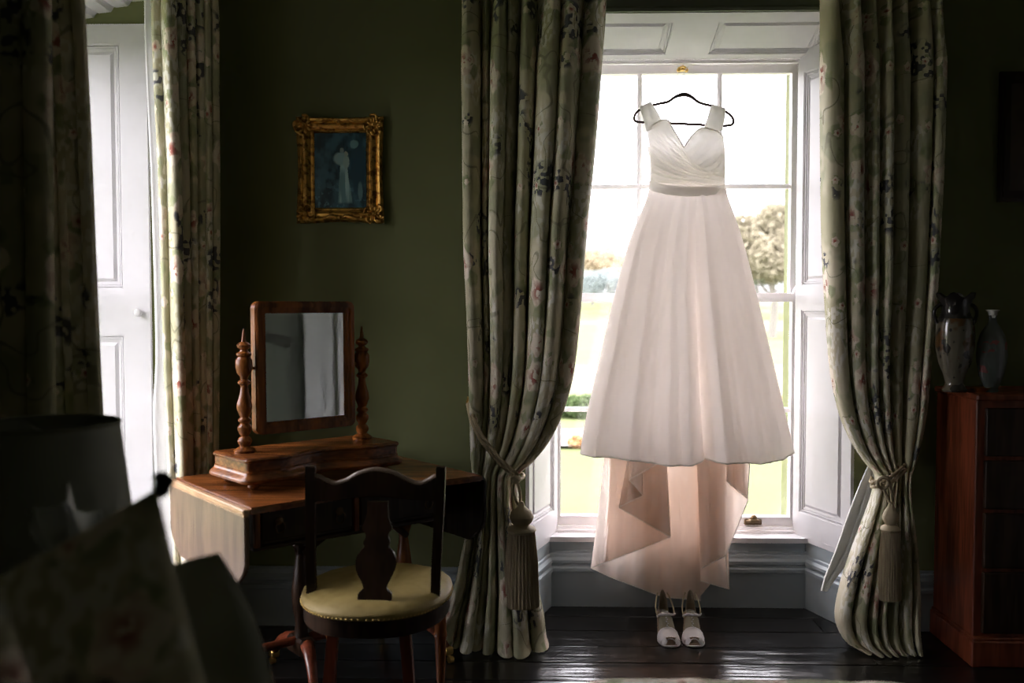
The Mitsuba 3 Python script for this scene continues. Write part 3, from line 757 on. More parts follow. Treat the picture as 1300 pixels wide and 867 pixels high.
# ------------------------------------------------------------------ the dress
YD0 = 4.06
DL, DR = 'wedding_dress', 'ivory off shoulder wedding dress with wrapped bodice and long train hanging in the window'
tag(DL, DR, 'dress')
edge = [(240, 824.5, 920.5), (248, 823.5, 921), (262, 817, 928), (300, 801, 941), (340, 789, 952), (394, 775, 965), (456, 761.5, 980), (518, 747, 994), (560, 739, 1004), (581, 736.5, 1008)]
nr, na = 70, 260
pys = np.linspace(241, 581, nr)
xl = np.interp(pys, [e[0] for e in edge], [e[1] for e in edge])
xr = np.interp(pys, [e[0] for e in edge], [e[2] for e in edge])
from scipy.ndimage import gaussian_filter1d
xl, xr = gaussian_filter1d(xl, 2, mode='nearest'), gaussian_filter1d(xr, 2, mode='nearest')
th = np.linspace(0, 2 * PI, na, endpoint=False)
t = -np.cos(th)                    # -1 left .. 1 right
front = np.sin(th) >= 0
pos = np.zeros((na, nr, 3))
gs = lambda x, c, w: np.exp(-((x - c) / w) ** 2)
for j in range(nr):
    k = j / (nr - 1)               # 0 waist, 1 hem
    a, b_ = P(xl[j], pys[j], YD0), P(xr[j], pys[j], YD0)
    hd = 0.085 + 0.055 * k
    sh = np.abs(np.sin(th)) ** 0.85
    w = k ** 0.7
    wob = 0.02 * np.sin(k * 5)
    tw = t + wob * (1 - np.abs(t))
    rg = lambda c, wl, wr: np.where(tw < c, np.exp(-np.abs((tw - c) / wl) ** 1.5), np.exp(-np.abs((tw - c) / wr) ** 1.5))
    soft = 0.6 + 0.4 * np.clip((k - 0.25) * 2, 0, 1)
    f = 0.034 * rg(-0.88, 0.06, 0.09) + 0.050 * rg(-0.55 - 0.03 * k, 0.17, 0.08) * soft + 0.034 * rg(-0.25, 0.05, 0.10) + 0.058 * rg(-0.04, 0.13, 0.07) + 0.080 * rg(0.26, 0.06, 0.17) + 0.040 * rg(0.58 + 0.02 * k, 0.07, 0.12) * soft + 0.032 * rg(0.84, 0.10, 0.05)
    f = f - 0.070 * gs(tw, 0.125, 0.035) * np.clip(k * 1.6 - 0.2, 0, 1)
    f += 0.014 * gs(tw, -0.42, 0.03) * k + 0.016 * gs(tw, 0.43, 0.025) * k - 0.018 * gs(tw, -0.13, 0.02) * np.clip(k - 0.45, 0, 1) * 2 + 0.010 * gs(tw, 0.70, 0.02) * k
    f = f * (1.6 - 0.55 * k ** 4)
    small = 0.0035 * np.sin(t * 26 + 1.0) * np.clip(1 - k * 3.2, 0, 1) * np.clip(k * 14, 0, 1)
    bk = 0.028 * np.sin(t * 9 + 0.6) + 0.015 * np.sin(t * 17)
    y = np.where(front, YD0 - hd * sh - (f * w + small), YD0 + hd * 0.8 * sh + bk * w * np.abs(np.sin(th)))
    pos[:, j, 0] = a[0] + (b_[0] - a[0]) * (t + 1) / 2
    pos[:, j, 1] = y
    pos[:, j, 2] = a[2] + np.where(front, 0.008 * np.sin(t * 7) * k ** 6, 0.0) + 0.022 * k ** 4 * np.abs(t) ** 2
add(DL + '__skirt', grid(pos, cu=True), 'dress', smooth=True, label='long ivory crepe skirt')
hem = pos[:, -1]
add(DL + '__skirt__hem', tube(hem + [0, 0, 0.004], 0.0028, 6, closed=True), 'bodice', smooth=True)

# bodice
nx, ny = 150, 70
tx = np.linspace(0, 1, nx)
bot = lambda x: np.interp(x, [823, 845, 870, 900, 922], [240.5, 246, 249, 248, 245.5])
topx = [816, 821, 826, 832, 838, 840, 846, 850.5, 855, 860, 866, 872, 878, 885, 893, 899, 907, 913, 918, 922]
topy = [180, 164, 161, 157, 154, 152.8, 151.7, 153.5, 163.5, 174, 187, 179.5, 172.5, 166.5, 162, 162.5, 165, 167, 172, 186]
front_pos, back_pos = np.zeros((nx, ny, 3)), np.zeros((nx, ny, 3))
for i in range(nx):
    xt = 821 + tx[i] * (919 - 821)      # column at the neckline
    yt = np.interp(xt, topx, topy)
    for j in range(ny):
        s = j / (ny - 1)
        # columns lean a little with the side seams
        yb_ = bot(824.5 + tx[i] * 96) - 10.5
        py = yb_ + (yt - yb_) * s
        xL_ = np.interp(py, [152, 163, 180, 199, 225, 250], [820, 821, 823.5, 826, 826, 824.5])
        xR_ = np.interp(py, [152, 162, 175, 187, 210, 225, 250], [916, 916.5, 918.5, 920, 921, 920.5, 920.5])
        px = xL_ + tx[i] * (xR_ - xL_)
        u = 2 * tx[i] - 1
        d = 0.078 * (1 - u * u) ** 0.5 * (0.85 + 0.15 * s)
        d += 0.036 * math.exp(-((px - 846) / 17) ** 2 - ((py - 182) / 19) ** 2) + 0.036 * math.exp(-((px - 895) / 16) ** 2 - ((py - 184) / 19) ** 2)
        d -= 0.012 * math.exp(-((px - 868) / 7) ** 2 - ((py - 190) / 14) ** 2)
        zx, zy = (px - 800) * 5.98, (py - 115) * 5.98
        wy = np.interp(zx, [100, 250, 390, 470, 600, 720, 760], [250, 300, 440, 560, 622, 656, 662])  # the wrap's edge
        if zy > wy - 2 or zx < 392:
            # folds sag from the left seam and gather at the right one
            s_ = min(1, max(0, (zx - 160) / 560))
            g_ = 1 - (1 - s_) ** 2
            q = (zy - 563 * g_) / (1 - g_ + 0.233 * g_)
            q += 10 * math.sin(zx / 70 + q / 90)
            pl_ = 0.9 - 1.8 * abs(math.sin(q / 62 * PI)) ** 0.7 + 0.35 * math.sin(q / 17.0 + zx / 140)
            env = min(1, max(0, (zy - 300) / 120)) * min(1, max(0, (775 - zy) / 70))
            d += 0.0095 * (1 - 0.45 * s_) * pl_ * env + 0.006
            d += 0.010 * math.exp(-((zy - wy) / 20) ** 2) * (zx > 392)
        else:
            q = (145 * (zx - 480) + 160 * (zy - 460)) / 216
            d += 0.0085 * math.sin(q / 15.0) * min(1, max(0, (wy - zy) / 40))
        front_pos[i, j] = P(px, py, YD0 - d)
        front_pos[i, j, 1] = YD0 - d
        pb = yb_ + (max(yt, 183 + 3 * abs(u)) - yb_) * s
        back_pos[i, j] = P(px, pb, YD0 + 0.06 * (1 - u * u) ** 0.5)
m = cat([grid(front_pos), grid(back_pos)])
add(DL + '__bodice', m, 'bodice', smooth=True, label='wrapped and pleated sweetheart bodice')
# neckline roll
add(DL + '__bodice__neckline', tube(front_pos[:, -1], 0.0028, 6), 'bodice', smooth=True)
# waistband
wb = []
for k, dz in enumerate((0.0, 1.0)):
    pass
nwb = 120
row = []
for i in range(nwb):
    u = -1 + 2 * i / (nwb - 1)
    px = 872.5 + u * 48.6
    dd = 0.094 * (1 - u * u) ** 0.5
    yb_ = bot(px) + 1.0
    row.append([P(px, yb_ - q, YD0 - dd - 0.008 * bulge) for q, bulge in ((0, 0.3), (1.0, 1.0), (6, 1.35), (11.5, 1.0), (12.5, 0.2))])
add(DL + '__waistband', grid(np.array(row)), 'bodice', smooth=True, label='plain waistband')


def strap(p0, p1, q0, q1, key, yfront):
    """a wide strap: from the bodice (p0..p1) up over the hanger bar (q0..q1) and down behind"""
    n, mm = 12, 26
    pos = np.zeros((n, mm, 3))
    for i in range(n):
        a = i / (n - 1)
        b0 = P(p0[0] + (p1[0] - p0[0]) * a, p0[1] + (p1[1] - p0[1]) * a, yfront)
        t0_ = P(q0[0] + (q1[0] - q0[0]) * a, q0[1] + (q1[1] - q0[1]) * a, YD0)
        for j in range(mm):
            s = j / (mm - 1)
            if s < 0.55:
                k = s / 0.55
                pos[i, j] = b0 + (t0_ - b0) * k
                pos[i, j, 1] = b0[1] + (YD0 - 0.012 - b0[1]) * k - 0.012 * math.sin(k * PI) + 0.004 * math.sin(a * PI * 3)
            else:
                k = (s - 0.55) / 0.45
                an = min(1, k * 3) * PI
                pos[i, j] = t0_ + [0, -0.012 * math.cos(an), 0.007 * math.sin(an)]
                if k > 1 / 3:
                    kk = (k - 1 / 3) * 1.5
                    pos[i, j] += [0.02 * kk * (1 if key.endswith('strap') else -1), 0.02 * kk, -0.10 * kk]
    return add(key, grid(pos), 'bodice', smooth=True, label='wide off shoulder strap')


strap((821, 168), (842, 156), (811.5, 137.5), (826.5, 131), DL + '__strap', YD0 - 0.050)
strap((892, 166), (917, 166), (902.5, 134), (920.5, 139.5), DL + '__strap_001', YD0 - 0.050)


def cascade(key, pts, top, y0, dy, m, sub=10, rad=0.010, label=None):
    """cloth in flat accordion folds hanging from the skirt; pts: hem points in the photo, from the front fold to the back one; top: x of each fold at the skirt"""
    cols = []
    Pts = []
    for k in range(len(pts) - 1):
        n_ = max(4, int(np.hypot(*(np.array(pts[k + 1]) - np.array(pts[k]))) / 3))
        for i in range(n_):
            a = i / n_
            ya = y0 + dy * (k + a)
            # soft roll at each fold
            roll = 0.012 * math.sin(a * PI) * (1 if k % 2 else -1)
            Pts.append((pts[k][0] + (pts[k + 1][0] - pts[k][0]) * a, pts[k][1] + (pts[k + 1][1] - pts[k][1]) * a, top[k] + (top[k + 1] - top[k]) * a, ya - 0.4 * roll))
    Pts.append((pts[-1][0], pts[-1][1], top[-1], y0 + dy * (len(pts) - 1)))
    Pts = np.array(Pts)
    Pts[:, 3] = gaussian_filter1d(Pts[:, 3], 2.0, mode='nearest')
    pos = np.zeros((len(Pts), 44, 3))
    for i, (hx, hy, txx, Y) in enumerate(Pts):
        for j in range(44):
            s = j / 43
            px = txx + (hx - txx) * s ** 1.15
            py = 566 + (hy - 566) * s
            wv = (0.016 * math.sin(px * 0.115 + 0.6) + 0.009 * math.sin(px * 0.27 + 1.0)) * s ** 0.7
            Yj = YD0 + 0.015 + (Y - YD0 - 0.015) * (0.35 + 0.65 * s) + wv
            pos[i, j] = P(px, py, Yj)
    add(key, grid(pos), m, smooth=True, label=label)
    add(key + '__hem', tube(pos[:, -1], 0.0022, 6), 'bodice', smooth=True)


Y0 = 4.055
cascade(DL + '__train', [(838, 587), (799, 609), (816, 629), (785, 644), (852, 682), (750, 721), (776, 733), (816, 748), (842, 758), (889.5, 762)],
        [835, 806, 816, 799, 846, 768, 786, 815, 838, 886], Y0, 0.013, 'train', label='pale pink folded train below the hem')
cascade(DL + '__train_001', [(952, 585), (949, 632), (922, 610), (950, 634), (922, 704), (918, 707), (890, 722), (921, 706), (926, 748), (905, 742), (886, 736)],
        [948, 946, 922, 944, 921, 915, 884, 914, 922, 905, 884], Y0 + 0.005, 0.012, 'train', label='pale pink folded train below the hem')

lnr = np.zeros((50, 40, 3))
for i in range(50):
    a_ = i / 49
    for j in range(40):
        s_ = j / 39
        px = (808 + a_ * 112) * (1 - s_) + (800 + a_ * 122) * s_
        hy = np.interp(px, [800, 842, 889, 905, 922], [738, 755, 757, 738, 742])
        lnr[i, j] = P(px, 566 + (hy - 566) * s_, 4.212 + 0.010 * math.sin(px * 0.19) * s_)
add(DL + '__train__lining', grid(lnr), 'train', smooth=True)

# hanger
HP = [(868.6, 120), (861, 121.5), (855, 124.5), (848.5, 129), (840, 131), (833, 132.6), (817, 137), (809, 142), (805.3, 148.5), (806, 153.2), (810, 154.8), (822, 155.2), (853, 156.6), (892, 158.6), (924, 159.4), (930, 157.5), (931, 152), (927, 146), (919, 140.5), (902, 134), (885, 128.5), (880, 124.5), (875, 121.5)]
hp = smooth_path([P(x, y, YD0) for x, y in HP + HP[:1]], 160)[:-1]
d_ap = np.abs(np.array([CAM[0] + (p_[0] - P(868.6, 120, YD0)[0]) for p_ in hp]))
rad = np.where((hp[:, 2] > P(868, 131, YD0)[2]), 0.0050 + 0.0035 * np.exp(-(d_ap / 0.035) ** 2), 0.0048)
add('clothes_hanger', tube(hp, rad, 10, closed=True), 'hanger', smooth=True, label='thin dark velvet clothes hanger holding the wedding dress', cat_='clothes hanger')
ap = P(868.6, 117.5, YD0)
hk = [ap, ap + [0, 0, 0.03], ap + [0.012, 0.01, 0.055], ap + [0.010, 0.05, 0.082], [HOOK[0] + 0.012, HOOK[1] - 0.012, HOOK[2] + 0.014], [HOOK[0] - 0.006, HOOK[1] - 0.030, HOOK[2] + 0.006]]
add('clothes_hanger__hook', cat([tube(smooth_path(hk, 40), 0.0013, 6), tube(smooth_path([HOOK + [-0.017, -0.02, -0.008], HOOK + [-0.03, -0.05, -0.05], ap + [-0.018, 0.02, 0.0], ap + [-0.05, 0, -0.03]], 30), 0.0008, 5)]), 'steel', label='thin wire hook')


# ------------------------------------------------------------------ shoes
def shoe(key, o, ang, label):
    """peep toe T-strap heel; local x across, y towards the heel, z up"""
    fr = frame(o, ang)
    n, mrow = 40, 28
    L, hh = 0.205, 0.085
    ys = np.linspace(0, L, n)
    wid = np.interp(ys, [0, 0.010, 0.03, 0.065, 0.11, 0.16, 0.19, L], [0.020, 0.034, 0.042, 0.044, 0.036, 0.029, 0.028, 0.016])
    zs_ = np.interp(ys, [0, 0.03, 0.07, 0.11, 0.16, L], [0.010, 0.004, 0.006, 0.028, 0.066, hh])
    so_ = []
    for y, w, z in zip(ys, wid, zs_):
        a = np.arange(16) * 2 * PI / 16
        so_.append(np.c_[w * np.cos(a), np.full(16, y), z + 0.004 * np.sin(a)])
    sole = grid(np.array(so_), cv=True)
    caps = [M(np.vstack([s_, s_.mean(0)]), [[i, (i + 1) % 16, 16] for i in range(16)]) for s_ in (so_[0], so_[-1])]
    add(key + '__sole', rigid(cat([sole] + caps), fr), 'shoe_inside', smooth=50)
    hl = np.array([[0, L - 0.022, 0.001, 0.010], [0, L - 0.020, 0.03, 0.008], [0, L - 0.024, 0.06, 0.012], [0, L - 0.028, hh + 0.002, 0.024]])
    add(key + '__heel', rigid(tube(hl[:, :3], hl[:, 3], 16), fr), 'satin_white', smooth=40)
    # toe box with the peep opening at the tip
    def shell(y0, y1, hfun, gap=0.0):
        rows = []
        for y in np.linspace(y0, y1, 22):
            w = np.interp(y, ys, wid) + 0.002
            z = np.interp(y, ys, zs_)
            a = np.linspace(0, PI, mrow)
            rows.append(np.c_[w * np.cos(a), np.full(mrow, y), z + hfun(y) * np.sin(a) ** 0.8])
        return grid(np.array(rows))
    top = shell(0.020, 0.078, lambda y: np.interp(y, [0.02, 0.04, 0.078], [0.030, 0.036, 0.047]))
    lip = []
    for s_ in (-1, 1):   # sides of the toe round the opening
        rows = []
        for k in np.linspace(0, 1, 10):
            y = 0.020 * (1 - k) + 0.001 * k
            w0 = np.interp(y, ys, wid) + 0.002
            w1 = 0.021 * (1 - 0.35 * k)
            h0_ = 0.030 * (1 - k * 0.55)
            a = np.linspace(0, 1, 8)
            rows.append(np.c_[s_ * (w0 + (w1 - w0) * a), np.full(8, y), np.interp(y, ys, zs_) + h0_ * np.sin(a * PI / 2) ** 0.8])
        lip.append(grid(np.array(rows)))
    rows = []
    for k in np.linspace(0, 1, 8):
        a = np.linspace(0, PI, mrow)
        rows.append(np.c_[0.0235 * np.cos(a) * (1 - 0.2 * k), np.full(mrow, 0.020 - 0.012 * k), 0.008 + (0.026 + 0.006 * (1 - k)) * np.sin(a) ** 0.6])
    fr_l = tube(np.c_[0.022 * np.cos(np.linspace(0, PI, 20)), 0.010 + 0.006 * np.sin(np.linspace(0, PI, 20)), 0.007 + 0.023 * np.sin(np.linspace(0, PI, 20))], 0.0022, 6)
    rimf = tube(np.c_[0.036 * np.cos(np.linspace(PI, 2 * PI, 24)), 0.024 + 0.026 * np.sin(np.linspace(PI, 2 * PI, 24)), np.full(24, 0.0055)], 0.0045, 6)
    add(key + '__vamp', rigid(cat([top] + lip + [fr_l, rimf]), fr), 'satin_white', smooth=True, label='white satin peep toe')
    rows = []
    for y in np.linspace(0.078, 0.118, 10):
        w = np.interp(y, ys, wid) + 0.001
        z = np.interp(y, ys, zs_)
        a = np.linspace(0.12 * PI, 0.88 * PI, 16)
        rows.append(np.c_[w * np.cos(a) * 0.86, np.full(16, y), z + np.interp(y, [0.078, 0.118], [0.044, 0.070]) * np.sin(a) ** 0.7])
    add(key + '__mesh_panel', rigid(grid(np.array(rows)), fr), 'mesh_nude', smooth=True, label='sheer nude panel')
    for k in range(9):
        y = 0.076 + k * 0.0052
        z = np.interp(y, ys, zs_) + np.interp(y, [0.078, 0.118], [0.048, 0.074])
        add(key + '__bead', rigid(trimesh.creation.icosphere(1, 0.0030).apply_translation([0.0022 * (-1) ** k, y, z]), fr), 'crystal')
    z = 0.095
    bow = [tube([(-0.034, 0.118, z - 0.004), (-0.012, 0.113, z + 0.002), (0.0, 0.112, z), (0.012, 0.113, z + 0.002), (0.034, 0.118, z - 0.004)], [0.004, 0.0065, 0.004, 0.0065, 0.004], 8),
           tube([(0.03, 0.117, z - 0.003), (0.038, 0.113, z + 0.006)], 0.004, 6), tube([(-0.03, 0.117, z - 0.003), (-0.038, 0.113, z - 0.008)], 0.004, 6)]
    add(key + '__cross_strap', rigid(cat(bow), fr), 'satin_white', smooth=40)
    st = []
    for s_ in (-1, 1):
        st.append(tube(smooth_path([(s_ * 0.034, 0.118, z - 0.004), (s_ * 0.037, 0.140, 0.105), (s_ * 0.033, 0.165, 0.130), (s_ * 0.020, 0.198, 0.160)], 14), 0.0028, 6))
    add(key + '__ankle_strap', rigid(cat(st), fr), 'rope', smooth=True)
    rows = []
    for k in np.linspace(0, 1, 14):
        a = np.linspace(-0.06 * PI, 1.06 * PI, 24)
        ry = 0.062 * (1 - 0.55 * k)
        rx = 0.029 * (1 - 0.38 * k)
        rows.append(np.c_[rx * np.cos(a), 0.150 + 0.052 * (k * 0.35) + ry * np.sin(a) * 0.85, hh - 0.02 + 0.012 * np.sin(a) + (0.098 * k) * np.clip(np.sin(a), 0.12, 1) ** 0.6])
    add(key + '__heel_counter', rigid(grid(np.array(rows)), fr), 'shoe_inside', smooth=True, label='tall heel counter')
    tag(key, label, 'shoe', None)


p = PZ(852.5, 822, 0.0)
shoe('shoe', (p[0], p[1], 0.0), 0.06, 'left one of the pair of white peep toe wedding shoes under the dress')
p = PZ(882, 822, 0.0)
shoe('shoe_001', (p[0], p[1], 0.0), -0.06, 'right one of the pair of white peep toe wedding shoes under the dress')
# ------------------------------------------------------------------ dressing table in the corner
TA = math.radians(40.3)
TZ = 0.75
TF = frame((PZ(318, 645, TZ)[0], PZ(318, 645, TZ)[1], 0), TA)
TL, TD = 0.887, 0.66
DT = 'dressing_table'
tag(DT, 'dark mahogany dressing table with hanging leaves in the corner under the mirror', 'table')


def tb(key, m, material, **k):
    return add(key, rigid(m, TF), material, **k)


def leg_sabre(p0, p1, r0=0.026, r1=0.016):
    p0, p1 = np.array(p0, float), np.array(p1, float)
    mid = p0 * 0.45 + p1 * 0.55 + [0, 0, 0.035]
    return tube(smooth_path([p0, mid, p1], 14), np.linspace(r0, r1, 14), 12, flat=(1.0, 0.75))


xs = np.linspace(0, TL, 60)
fy = lambda x: 0.022 * (1 - math.cos(2 * PI * x / TL)) / 2 * 1.4
outl = [(x, fy(x)) for x in xs] + [(TL, TD), (0, TD)]
tb(DT + '__top', cat([prism(outl, TZ - 0.022, TZ, (0, 0, 0), (1, 0, 0), (0, 1, 0), bev=0.004)]), 'mahogany_h')
leaf = sg.Polygon([(0.0, 0), (TD, 0), (TD, -0.16), (TD - 0.02, -0.19), (TD - 0.09, -0.245), (0.09, -0.245), (0.02, -0.19), (0.0, -0.16)]).buffer(0.03).buffer(-0.03).buffer(-0.02).buffer(0.02)
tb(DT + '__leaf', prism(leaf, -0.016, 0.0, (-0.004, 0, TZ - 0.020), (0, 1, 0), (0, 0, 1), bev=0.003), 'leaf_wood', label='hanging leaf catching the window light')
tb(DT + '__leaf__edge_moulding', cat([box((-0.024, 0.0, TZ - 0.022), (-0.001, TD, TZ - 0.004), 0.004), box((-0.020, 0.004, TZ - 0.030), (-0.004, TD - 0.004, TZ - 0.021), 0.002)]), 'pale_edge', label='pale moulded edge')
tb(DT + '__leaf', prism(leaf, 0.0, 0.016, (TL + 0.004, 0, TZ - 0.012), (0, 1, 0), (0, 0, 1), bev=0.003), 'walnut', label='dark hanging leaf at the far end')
ax0, ax1, ay, az = 0.06, TL - 0.10, 0.105, 0.595
tb(DT + '__apron', cat([box((ax0, ay + 0.012, az), (ax1, TD - 0.05, TZ - 0.022), 0.004), box((ax0 - 0.006, ay, az - 0.012), (ax1 + 0.006, TD - 0.05, az + 0.004), 0.004)]), 'walnut')
for k, (a, b) in enumerate(((ax0 + 0.02, (ax0 + ax1) / 2 - 0.015), ((ax0 + ax1) / 2 + 0.015, ax1 - 0.02))):
    kd = tb(DT + '__drawer', cat([box((a, ay - 0.004, az + 0.016), (b, ay + 0.02, TZ - 0.036), 0.004)]), 'walnut')
    for xk in (a + 0.06, b - 0.05):
        ring = [(xk + 0.016 * math.cos(t_), ay - 0.012 - 0.004 * math.sin(t_), az + 0.058 + 0.020 * math.sin(t_)) for t_ in np.linspace(0, 2 * PI, 25)[:-1]]
        plate = lathe([(0, 0.006), (0.008, 0.005), (0.014, 0.002), (0.015, 0)], 16).apply_transform(trimesh.transformations.rotation_matrix(PI / 2, [1, 0, 0])).apply_translation([xk, ay - 0.003, az + 0.078])
        tb(kd + '__ring_handle', cat([tube(ring, 0.0022, 6, closed=True), plate]), 'bronze', label='dark bronze ring handle')
for x in (ax0 + 0.005, (ax0 + ax1) / 2, ax1 - 0.005):
    tb(DT + '__reeded_strip', box((x - 0.010, ay - 0.008, az), (x + 0.010, ay + 0.01, TZ - 0.024), 0.003), 'mahogany_v')
COL = [(0, 0.12), (0.030, 0.12), (0.034, 0.14), (0.026, 0.17), (0.020, 0.21), (0.030, 0.27), (0.034, 0.33), (0.026, 0.40), (0.017, 0.46), (0.022, 0.48), (0.030, 0.50), (0.024, 0.52), (0.032, 0.56), (0.040, 0.597), (0, 0.598)]
CY = 0.40
for x in (0.36, 0.80):
    tb(DT + '__column', cat([lathe(COL, 28, (x, CY, 0)), box((x - 0.03, CY - 0.16, az - 0.045), (x + 0.03, CY + 0.16, az), 0.006), box((x - 0.032, CY - 0.06, 0.10), (x + 0.032, CY + 0.06, 0.165), 0.01)]), 'mahogany_v' if x > 0.5 else 'walnut', smooth=30)
    tb(DT + '__brace', cat([tube([(x, CY - 0.02, 0.47), (x - (0.16 if x > 0.5 else -0.16), CY - 0.06, az - 0.005)], [0.012, 0.016], 10)]), 'walnut')
    for s, yf in ((-1, 0.205), (1, 0.60)):
        xf = x + (0.075 if x > 0.5 else -0.05) * (1 if s < 0 else 0.3)
        kl = tb(DT + '__leg', leg_sabre((x, CY + 0.04 * s, 0.145), (xf, yf, 0.045)), 'mahogany_red', smooth=40)
        c = np.array([xf, yf, 0.0])
        d_ = np.array([xf - x, yf - CY, 0]); d_ /= np.linalg.norm(d_)
        tb(kl + '__castor', cat([box(c - [0.017, 0.017, -0.030], c + [0.017, 0.017, 0.062], 0.006), tube([c + [-0.009, 0, 0.013] + d_ * 0.012, c + [0.009, 0, 0.013] + d_ * 0.012], 0.0125, 16), tube([c + [0, 0, 0.032], c + [0, 0, 0.018] + d_ * 0.012], 0.006, 8)]), 'brass', smooth=40, label='brass castor')
tb(DT + '__stretcher', cat([tube([(0.12, CY, 0.152), (0.36, CY, 0.152), (0.54, CY, 0.152), (0.62, CY, 0.152), (0.80, CY, 0.152)], [0.014, 0.016, 0.024, 0.016, 0.014], 14)]), 'mahogany_red', smooth=40)

# ------------------------------------------------------------------ swing mirror on the table
MA = math.radians(43)
pL, pR = PZ(311, 574, 0.862), PZ(460, 557, 0.862)
MA = math.atan2(pR[1] - pL[1], pR[0] - pL[0])
SP = np.linalg.norm((pR - pL)[:2])
mc = (pL + pR) / 2
MF = frame((mc[0], mc[1], TZ), MA)
DM = 'swing_mirror'
tag(DM, 'mahogany swing mirror between two turned posts standing on the dressing table', 'mirror')


def mm(key, m, material, **k):
    return add(key, rigid(m, MF), material, **k)


def serp(w, d0, d1, amp, n=60):
    """plan outline of a plinth with a serpentine front and rounded front corners (front at -y)"""
    pts = []
    for x in np.linspace(-w / 2, w / 2, n):
        a = abs(x) / (w / 2)
        y = -d0 + amp * (0.5 + 0.5 * math.cos(PI * min(1, a / 0.62))) if a < 0.62 else -d0
        pts.append((x, y))
    pg = sg.Polygon(pts + [(w / 2, d1), (-w / 2, d1)])
    return pg.buffer(-0.02).buffer(0.02)


bw2, bd0, bd1 = SP + 0.135, 0.15, 0.115
def loft(pg, layers, n=240):
    """a plan outline carried up through (offset, z) layers: a turned-over moulding all round"""
    ring = pg.exterior
    base = np.array([ring.interpolate(k / n, normalized=True).coords[0] for k in range(n)])
    tg = np.roll(base, -1, 0) - np.roll(base, 1, 0)
    tg /= np.linalg.norm(tg, axis=1, keepdims=True)
    nr_ = np.stack([tg[:, 1], -tg[:, 0]], 1) * (1 if ring.is_ccw else -1)
    pos = np.stack([np.c_[base + nr_ * o_, np.full(n, z_)] for o_, z_ in layers], 1)
    m = grid(pos, cu=True)
    c0_, c1_ = pos[:, 0], pos[:, -1]
    tv, tf = trimesh.creation.triangulate_polygon(sg.Polygon(c1_[:, :2]), engine='earcut')
    tv0, tf0 = trimesh.creation.triangulate_polygon(sg.Polygon(c0_[:, :2]), engine='earcut')
    return cat([m, M(np.c_[tv, np.full(len(tv), c1_[0, 2])], tf), M(np.c_[tv0, np.full(len(tv0), c0_[0, 2])], tf0)])


spg = serp(bw2, bd0, bd1, 0.05)
mm(DM + '__plinth', loft(spg, [(0.0, 0.026), (0.009, 0.027), (0.016, 0.033), (0.017, 0.040), (0.012, 0.048), (0.003, 0.054), (-0.001, 0.060), (-0.001, 0.066), (-0.004, 0.068), (-0.004, 0.096)]), 'mahogany_h', smooth=35)
mm(DM + '__plinth__lid', loft(spg, [(-0.006, 0.0965), (0.000, 0.097), (0.003, 0.101), (0.003, 0.105), (-0.002, 0.110), (-0.010, 0.112)]), 'mahogany_h', smooth=35)
for x in (-bw2 / 2 + 0.045, bw2 / 2 - 0.045):
    for y in (-bd0 + 0.045, bd1 - 0.04):
        mm(DM + '__foot', lathe([(0, 0), (0.010, 0.001), (0.020, 0.010), (0.020, 0.018), (0.012, 0.027), (0, 0.028)], 20, (x, y, 0)), 'mahogany_v', smooth=40)
PH = [(0, 0.0), (0.036, 0.0), (0.038, 0.008), (0.030, 0.014), (0.016, 0.022), (0.022, 0.030), (0.025, 0.040), (0.020, 0.050), (0.012, 0.056), (0.018, 0.064), (0.024, 0.078), (0.024, 0.088), (0.014, 0.100), (0.022, 0.108), (0.022, 0.114), (0.014, 0.122),
      (0.020, 0.135), (0.027, 0.155), (0.025, 0.172), (0.016, 0.200), (0.012, 0.225), (0.014, 0.232), (0.022, 0.238), (0.022, 0.244), (0.012, 0.252), (0.014, 0.262), (0.024, 0.274), (0.029, 0.295), (0.028, 0.318), (0.020, 0.330), (0.026, 0.336), (0.026, 0.342), (0.014, 0.348),
      (0.012, 0.354), (0.022, 0.362), (0.024, 0.370), (0.016, 0.378), (0.008, 0.382), (0.006, 0.40), (0.003, 0.42), (0.0, 0.428)]
for s in (-1, 1):
    mm(DM + '__post', lathe(PH, 32, (s * SP / 2, 0, 0.112)), 'mahogany_v', smooth=35)
tilt = trimesh.transformations.rotation_matrix(math.radians(-0.5), [1, 0, 0], [0, 0, 0.40])
fw, f0, f1 = SP - 0.075, 0.135, 0.640
tl = P(323, 381, pL[1]); bl = P(326, 556, pL[1])
f0, f1 = bl[2] - TZ + 0.006, tl[2] - TZ - 0.004
fo = sg.box(-fw / 2, f0, fw / 2, f1).buffer(-0.025).buffer(0.025)
fi = sg.box(-fw / 2 + 0.036, f0 + 0.036, fw / 2 - 0.036, f1 - 0.036).buffer(0.012).buffer(-0.012)
fm = fo.difference(fi)
EE = ((0, 0, 0), (1, 0, 0), (0, 0, 1))
mm(DM + '__frame', rigid(cat([prism(fm, -0.024, 0.012, *EE, bev=0.003), prism(fo.buffer(-0.004).difference(fi.buffer(0.012)), 0.010, 0.018, *EE, bev=0.003), prism(fi.buffer(0.006).difference(fi.buffer(-0.006)), -0.01, 0.006, *EE)]), tilt), 'mahogany_v')
gb = fi.bounds
mm(DM + '__glass', rigid(prism(sg.box(*gb).buffer(0.004), -0.006, 0.001, *EE), tilt), 'silvered', label='old silvered glass')
mm(DM + '__frame__back', rigid(prism(fo.buffer(-0.008), -0.030, -0.022, *EE), tilt), 'walnut')
for s in (-1, 1):
    mm(DM + '__swivel', cat([tube([(s * (fw / 2 - 0.002), 0.004, 0.40), (s * (SP / 2 - 0.015), 0.0, 0.40)], 0.006, 10)]), 'brass')

